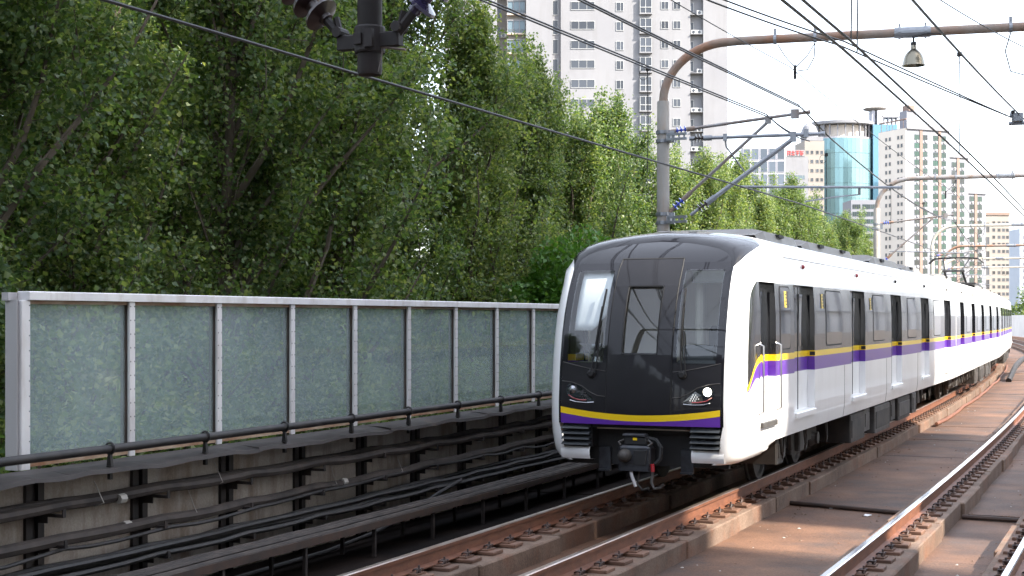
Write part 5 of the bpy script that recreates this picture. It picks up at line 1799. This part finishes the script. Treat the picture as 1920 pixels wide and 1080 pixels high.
def poplar(seed, H, nb, spread, nleaf, lsize, bare=.12):
    """returns (trunk mesh, crown mesh): leader with ascending limbs, twigs and leaves in clumps"""
    rr = random.Random(seed)
    tb = MB()
    ph = rr.uniform(0, 6)
    def lead(z):
        return Vector((.25 * math.sin(z * .35 + ph) * z / H, .25 * math.cos(z * .27 + ph * 2) * z / H, z))
    tb.tube([lead(H * i / 14) for i in range(15)], [.19 * (1 - i / 14) ** .8 + .015 for i in range(15)], 7)
    cen, dirs = [], []
    for b in range(nb):
        x = bare + (1 - bare - .02) * ((b + rr.random()) / nb)
        z0 = H * x
        az = b * 2.4 + rr.uniform(-.6, .6)
        lobe = 1 + .28 * math.sin(az * 2 + ph + z0 * .5) + .15 * math.sin(az * 3 - z0 * .9)
        L = spread * max(.22, (1 - abs((x - .45) / .62) ** 2.4)) * rr.uniform(.55, 1.2) * lobe
        tilt = rr.uniform(.45, .95) * (1.0 if x < .75 else .6)
        p = lead(z0)
        d = Vector((math.cos(az) * math.sin(tilt), math.sin(az) * math.sin(tilt), math.cos(tilt)))
        pts = [p]
        for i in range(5):
            d = (d + Vector((rr.gauss(0, .10), rr.gauss(0, .10), .10))).normalized()
            p = p + d * (L / 5)
            pts.append(p)
        r0 = .012 + .012 * L
        tb.tube(pts, [r0 * (1 - .17 * i) for i in range(6)], 4, 0, False)
        nt_ = max(5, int(9 * L / spread + 3))
        for t in range(nt_):
            u = rr.uniform(.2, 1.0) ** .8
            f = u * 5
            i = min(int(f), 4)
            q = pts[i].lerp(pts[i + 1], f - i)
            td = (d * .6 + Vector((rr.gauss(0, .6), rr.gauss(0, .6), rr.gauss(.15, .45)))).normalized()
            tl = rr.uniform(.35, .8)
            if t % 2 == 0:
                tb.tube([q, q + td * tl], [.010, .004], 3, 0, False)
            cen.append((q, td, tl))
        # upright shoots that break the outline
        if x > .3:
            for q in range(1 if x < .7 else 2):
                b0 = pts[rr.choice((3, 4, 5))]
                hgt = rr.uniform(.5, 1.5)
                sd_ = Vector((rr.gauss(0, .16), rr.gauss(0, .16), 1)).normalized()
                tb.tube([b0, b0 + sd_ * hgt], [.012, .004], 3, 0, False)
                for e in range(3):
                    cen.append((b0 + sd_ * (hgt * (.1 + .3 * e)), sd_, hgt * .28))
    per = max(4, int(nleaf / len(cen)))
    C = np.array([[*c[0]] for c in cen]); D = np.array([[*c[1]] for c in cen]); TL = np.array([c[2] for c in cen])
    k = len(cen)
    cnt = np.maximum(3, (per * rng.uniform(.45, 1.55, k)).astype(int))
    ii = np.repeat(np.arange(k), cnt)
    u = rng.random(len(ii)) ** .8
    pos = C[ii] + D[ii] * (TL[ii] * u)[:, None] + rng.normal(size=(len(ii), 3)) * np.array([.14, .14, .12])
    out = D[ii] * .6 + np.array([0, 0, -.35])
    sz = lsize * rng.uniform(.65, 1.25, len(ii))
    return tb.mesh('trunk', M['bark'], True, 60), leaf_mesh('crown', pos, out, sz, M['leaf'])

POP = [poplar(1, 19.5, 130, 3.7, 112000, .088), poplar(2, 18.5, 120, 3.5, 104000, .088), poplar(3, 20.0, 130, 3.4, 106000, .086), poplar(4, 17.8, 115, 3.8, 104000, .088), poplar(5, 19.0, 120, 3.3, 100000, .086)]

PH = [max(v.co.z for v in cr.vertices) for tr_, cr in POP]

def tree(k, x, y, top, rz, label, group=None, name='poplar_tree', fat=1.0):
    """top: height of the tip above the rails"""
    sc = (top - GZ) / PH[k % 5]
    W = T(x, y, GZ) @ Matrix.Rotation(rz, 4, 'Z') @ Matrix.Diagonal((sc * fat, sc * fat, sc, 1))
    r = thing(name, label, 'tree', W, group)
    tr, cr = POP[k % len(POP)]
    put(tr, 'trunk', r, W)
    put(cr, 'crown', r, W)
    return r
ORD = ['first', 'second', 'third', 'fourth', 'fifth', 'sixth', 'seventh', 'eighth', 'ninth', 'tenth', 'eleventh', 'twelfth', 'thirteenth', 'fourteenth', 'fifteenth', 'sixteenth', 'seventeenth', 'eighteenth']
i = 0
s = 10.0
nl = nm = nr = 0
while s < 106:
    p = tp(s, -14.6 + random.uniform(-.6, .6))
    px = p.x / p.y
    top = (12.6 if s < 29 else 10.6 if s < 32 else 9.2) + random.uniform(-.8, .4)
    if px < -.02:
        lb = ORD[nl] + ' shaded poplar from the left in the front row'; nl += 1
    elif px < .105:
        lb = ORD[nm] + ' front poplar left of the concrete mast, counting from the hanging post'; nm += 1
    else:
        lb = ORD[nr] + ' sunlit front poplar right of the concrete mast'; nr += 1
    tree(i, p.x, p.y, top, random.uniform(0, 6.28), lb, 'front row of poplars behind the barrier', fat=1.0)
    i += 1
    s += 3.3 if s < 40 else 3.6
s = 12.0
while s < 96:
    for t0 in ((-18.8, -23.0) if int(s / 4.2) % 2 or s < 30 else (-18.8,)):
        t = t0 + random.uniform(-.8, .8)
        p = tp(s + (1.9 if t0 < -20 else 0), t)
        top = (12.2 if s < 36 else 8.9) + random.uniform(-1.2, .5)
        tree(i + 2, p.x, p.y, top, random.uniform(0, 6.28), 'poplar standing in the rows behind the front poplars', 'rear rows of poplars')
        i += 1
    s += 4.2
# low leafy bush behind the barrier next to the cab car
def bush(label, x, y, z0, r, h, n, ls, mat='leaf_bush'):
    c = rng.normal(size=(n, 3))
    c /= np.linalg.norm(c, axis=1)[:, None]
    rad = rng.random(n) ** .4
    lump = 1 + .22 * np.sin(c[:, 0] * 5 + 1) * np.cos(c[:, 1] * 6) + .15 * np.sin(c[:, 2] * 9)
    pos = c * (rad * lump)[:, None] * np.array([r, r, h / 2]) + np.array([0, 0, h / 2])
    me = leaf_mesh('crown', pos, c, ls * rng.uniform(.7, 1.2, n), M[mat])
    W = T(x, y, GZ)
    root = thing('bush', label, 'bush', W)
    st = MB()
    for q in range(7):
        a = q * .9
        st.tube([(0, 0, 0), (.2 * math.cos(a), .2 * math.sin(a), (z0 - GZ) * .5), (.6 * r * math.cos(a), .6 * r * math.sin(a), (z0 - GZ) + h * .5)], [.09, .06, .02], 5)
    st.build('trunk', M['bark'], root, world=W)
    put(me, 'crown', root, W @ T(0, 0, z0 - GZ))
p = tp(29.5, -11.6)
bush('bright green bush behind the barrier beside the cab car roof', p.x, p.y, 1.2, 1.5, 2.8, 12000, .12)
for q, (ds_, hh, rr_) in enumerate(((0, 2.6, 1.0), (3.1, 3.6, 1.35), (5.2, 2.2, .9), (8.6, 3.4, 1.2), (12.2, 2.7, 1.1), (15.4, 3.7, 1.3))):
    p = tp(11.2 + ds_, -11.7 - .5 * (q % 2))
    bush('shrub behind the glass barrier, ' + ORD[q] + ' from its left end', p.x, p.y, -1.2, rr_, hh, 3000, .10, 'leaf')
p = tp(112, -12.5)
bush('dark bush at the far bend of the line', p.x, p.y, -1.0, 4, 4.5, 9000, .3, 'leaf')
p = tp(196, 6)
bush('grey green tree at the far bend near the right edge', p.x, p.y, -2.0, 5, 8.5, 12000, .35, 'leaf')

# ================================================================== unseen, outside the picture: mostly added to shade the near tracks and show in the paintwork
M['dark_wall'] = pm('dark_wall', (0.06, 0.055, 0.055), rough=0.8)
M['block_grey'] = pm('block_grey', (0.42, 0.42, 0.43), (0.36, 0.36, 0.37), rough=0.8, scale=.3)
M['shed_brown'] = pm('shed_brown', (0.34, 0.29, 0.25), (0.27, 0.23, 0.20), rough=0.8, scale=.5)
st = thing('station_roof', 'station roof over the platform, behind the viewpoint', 'roof', frame(-10, -3, 6.8))
b = MB()
b.sweep([(-12.0, 7.4), (-12.0, 7.7), (-3.4, 8.6), (4.8, 7.7), (4.8, 7.4), (-3.4, 8.3)], -60, -3.0, 4)
b.build('roof_sheet', M['roof_metal'], st)
for q in range(8):
    s_ = -4 - 7 * q
    b = MB(); b.tube([tp(s_, 3.4, .98), tp(s_, 3.4, 7.6)], .16, 10); b.build('column', M['galv'], st)
    b = MB(); b.tube([tp(s_, -11.6, -1), tp(s_, -11.6, 7.5)], .16, 10); b.build('column', M['galv'], st)
b = MB(); b.sweep([(-12.0, -1), (-12.0, 7.35), (4.8, 7.35), (4.8, -1)], -60.6, -60.2, .4); b.build('backdrop_wall', M['dark_wall'], st)  # unseen wall added as a dark backdrop for the train front to mirror

wsh = window_meshes(1.8, 1.5, (0,), M['win_dark'])
def shade_slab(label, s0, s1, ztop, rows):  # unseen slabs added as sun blockers; the gap lets one strip through
    W = frame((s0 + s1) / 2, 26, 0)
    L = s1 - s0
    r = thing('apartment_tower', label, 'building', W @ T(7, 0, GZ))
    MB().box((0, -L / 2, GZ), (14, L / 2, ztop)).build('wall', M['block_grey'], r, world=W)
    Wf = W @ Matrix.Rotation(R_(-90), 4, 'Z')
    for z in rows:
        for q in range(int(L / 3.4)):
            add_window(r, Wf, -L / 2 + 1.8 + 3.4 * q, 0, z, wsh)
shade_slab('unseen grey slab added beside the platform to shade the near tracks', -70, 11.3, 46, [3 + 3.2 * q for q in range(6)])
shade_slab('unseen grey slab added beyond the platform to shade the left trees', 14.0, 28.0, 46, [3 + 3.2 * q for q in range(6)])
MB().box((0, -1.36, 32.3), (1.5, 1.36, 46)).build('gap_blocker', M['block_grey'], bpy.data.objects['apartment_tower.003'] if 'apartment_tower.003' in bpy.data.objects else None, world=frame(12.65, 26, 0))  # added panel across the upper gap, keeps sun off the left trees
sh = thing('mirror_shed', 'unseen long low grey shed added on the right to mirror in the side of the train', 'building', frame(76, 7.4, GZ))  # added for the grey reflection along the train
for k in range(21):
    W = frame(45 + 3 * k, 7.4, 0)
    MB().box((0, 0, GZ), (5, 2.99, 1.6)).build('brown_wall', M['shed_brown'], sh, world=W)
    MB().box((.12, 0, 1.6), (5, 2.99, 5.8)).build('grey_wall', M['block_grey'], sh, world=W)
    MB().box((-.05, -.06, 1.6), (.1, .06, 5.9)).build('pilaster', M['tw_white'], sh, world=W)
MB().sweep([(7.3, 3.4), (7.3, 3.5), (7.5, 3.5), (7.5, 3.4)], 45, 108, 3).build('rail_strip', M['tw_white'], sh)
# unseen trees added on the right to dapple the floor, and on the left next to the station
k = 0
for s_, t_, top in ((13.6, 15.0, 11.5), (34, 13.6, 13.6), (39, 14.4, 13.0), (46, 13.6, 14.4), (53, 14.0, 13.4), (60, 13.5, 14.2), (68, 14.2, 13.6)):
    p = tp(s_, t_)
    tree(k + 1, p.x, p.y, top, k * 1.3, 'unseen poplar added on the right-hand side of the line to dapple the floor', 'added poplars on the right of the line', fat=.9)
    k += 1
for s_, t_ in ((4.5, -14.8), (-1, -14.8), (-6, -14.8), (-11, -14.6), (-16, -15), (-21, -14.8), (-3, -19), (-9, -19.2), (-14, -19), (-19, -19), (-26, -15), (-31, -15), (-26, -19)):
    p = tp(s_, t_)
    tree(k + 1, p.x, p.y, 9.5, k * 1.3, 'poplar beside the station on the left, outside the picture', 'poplars beside the station')
    k += 1
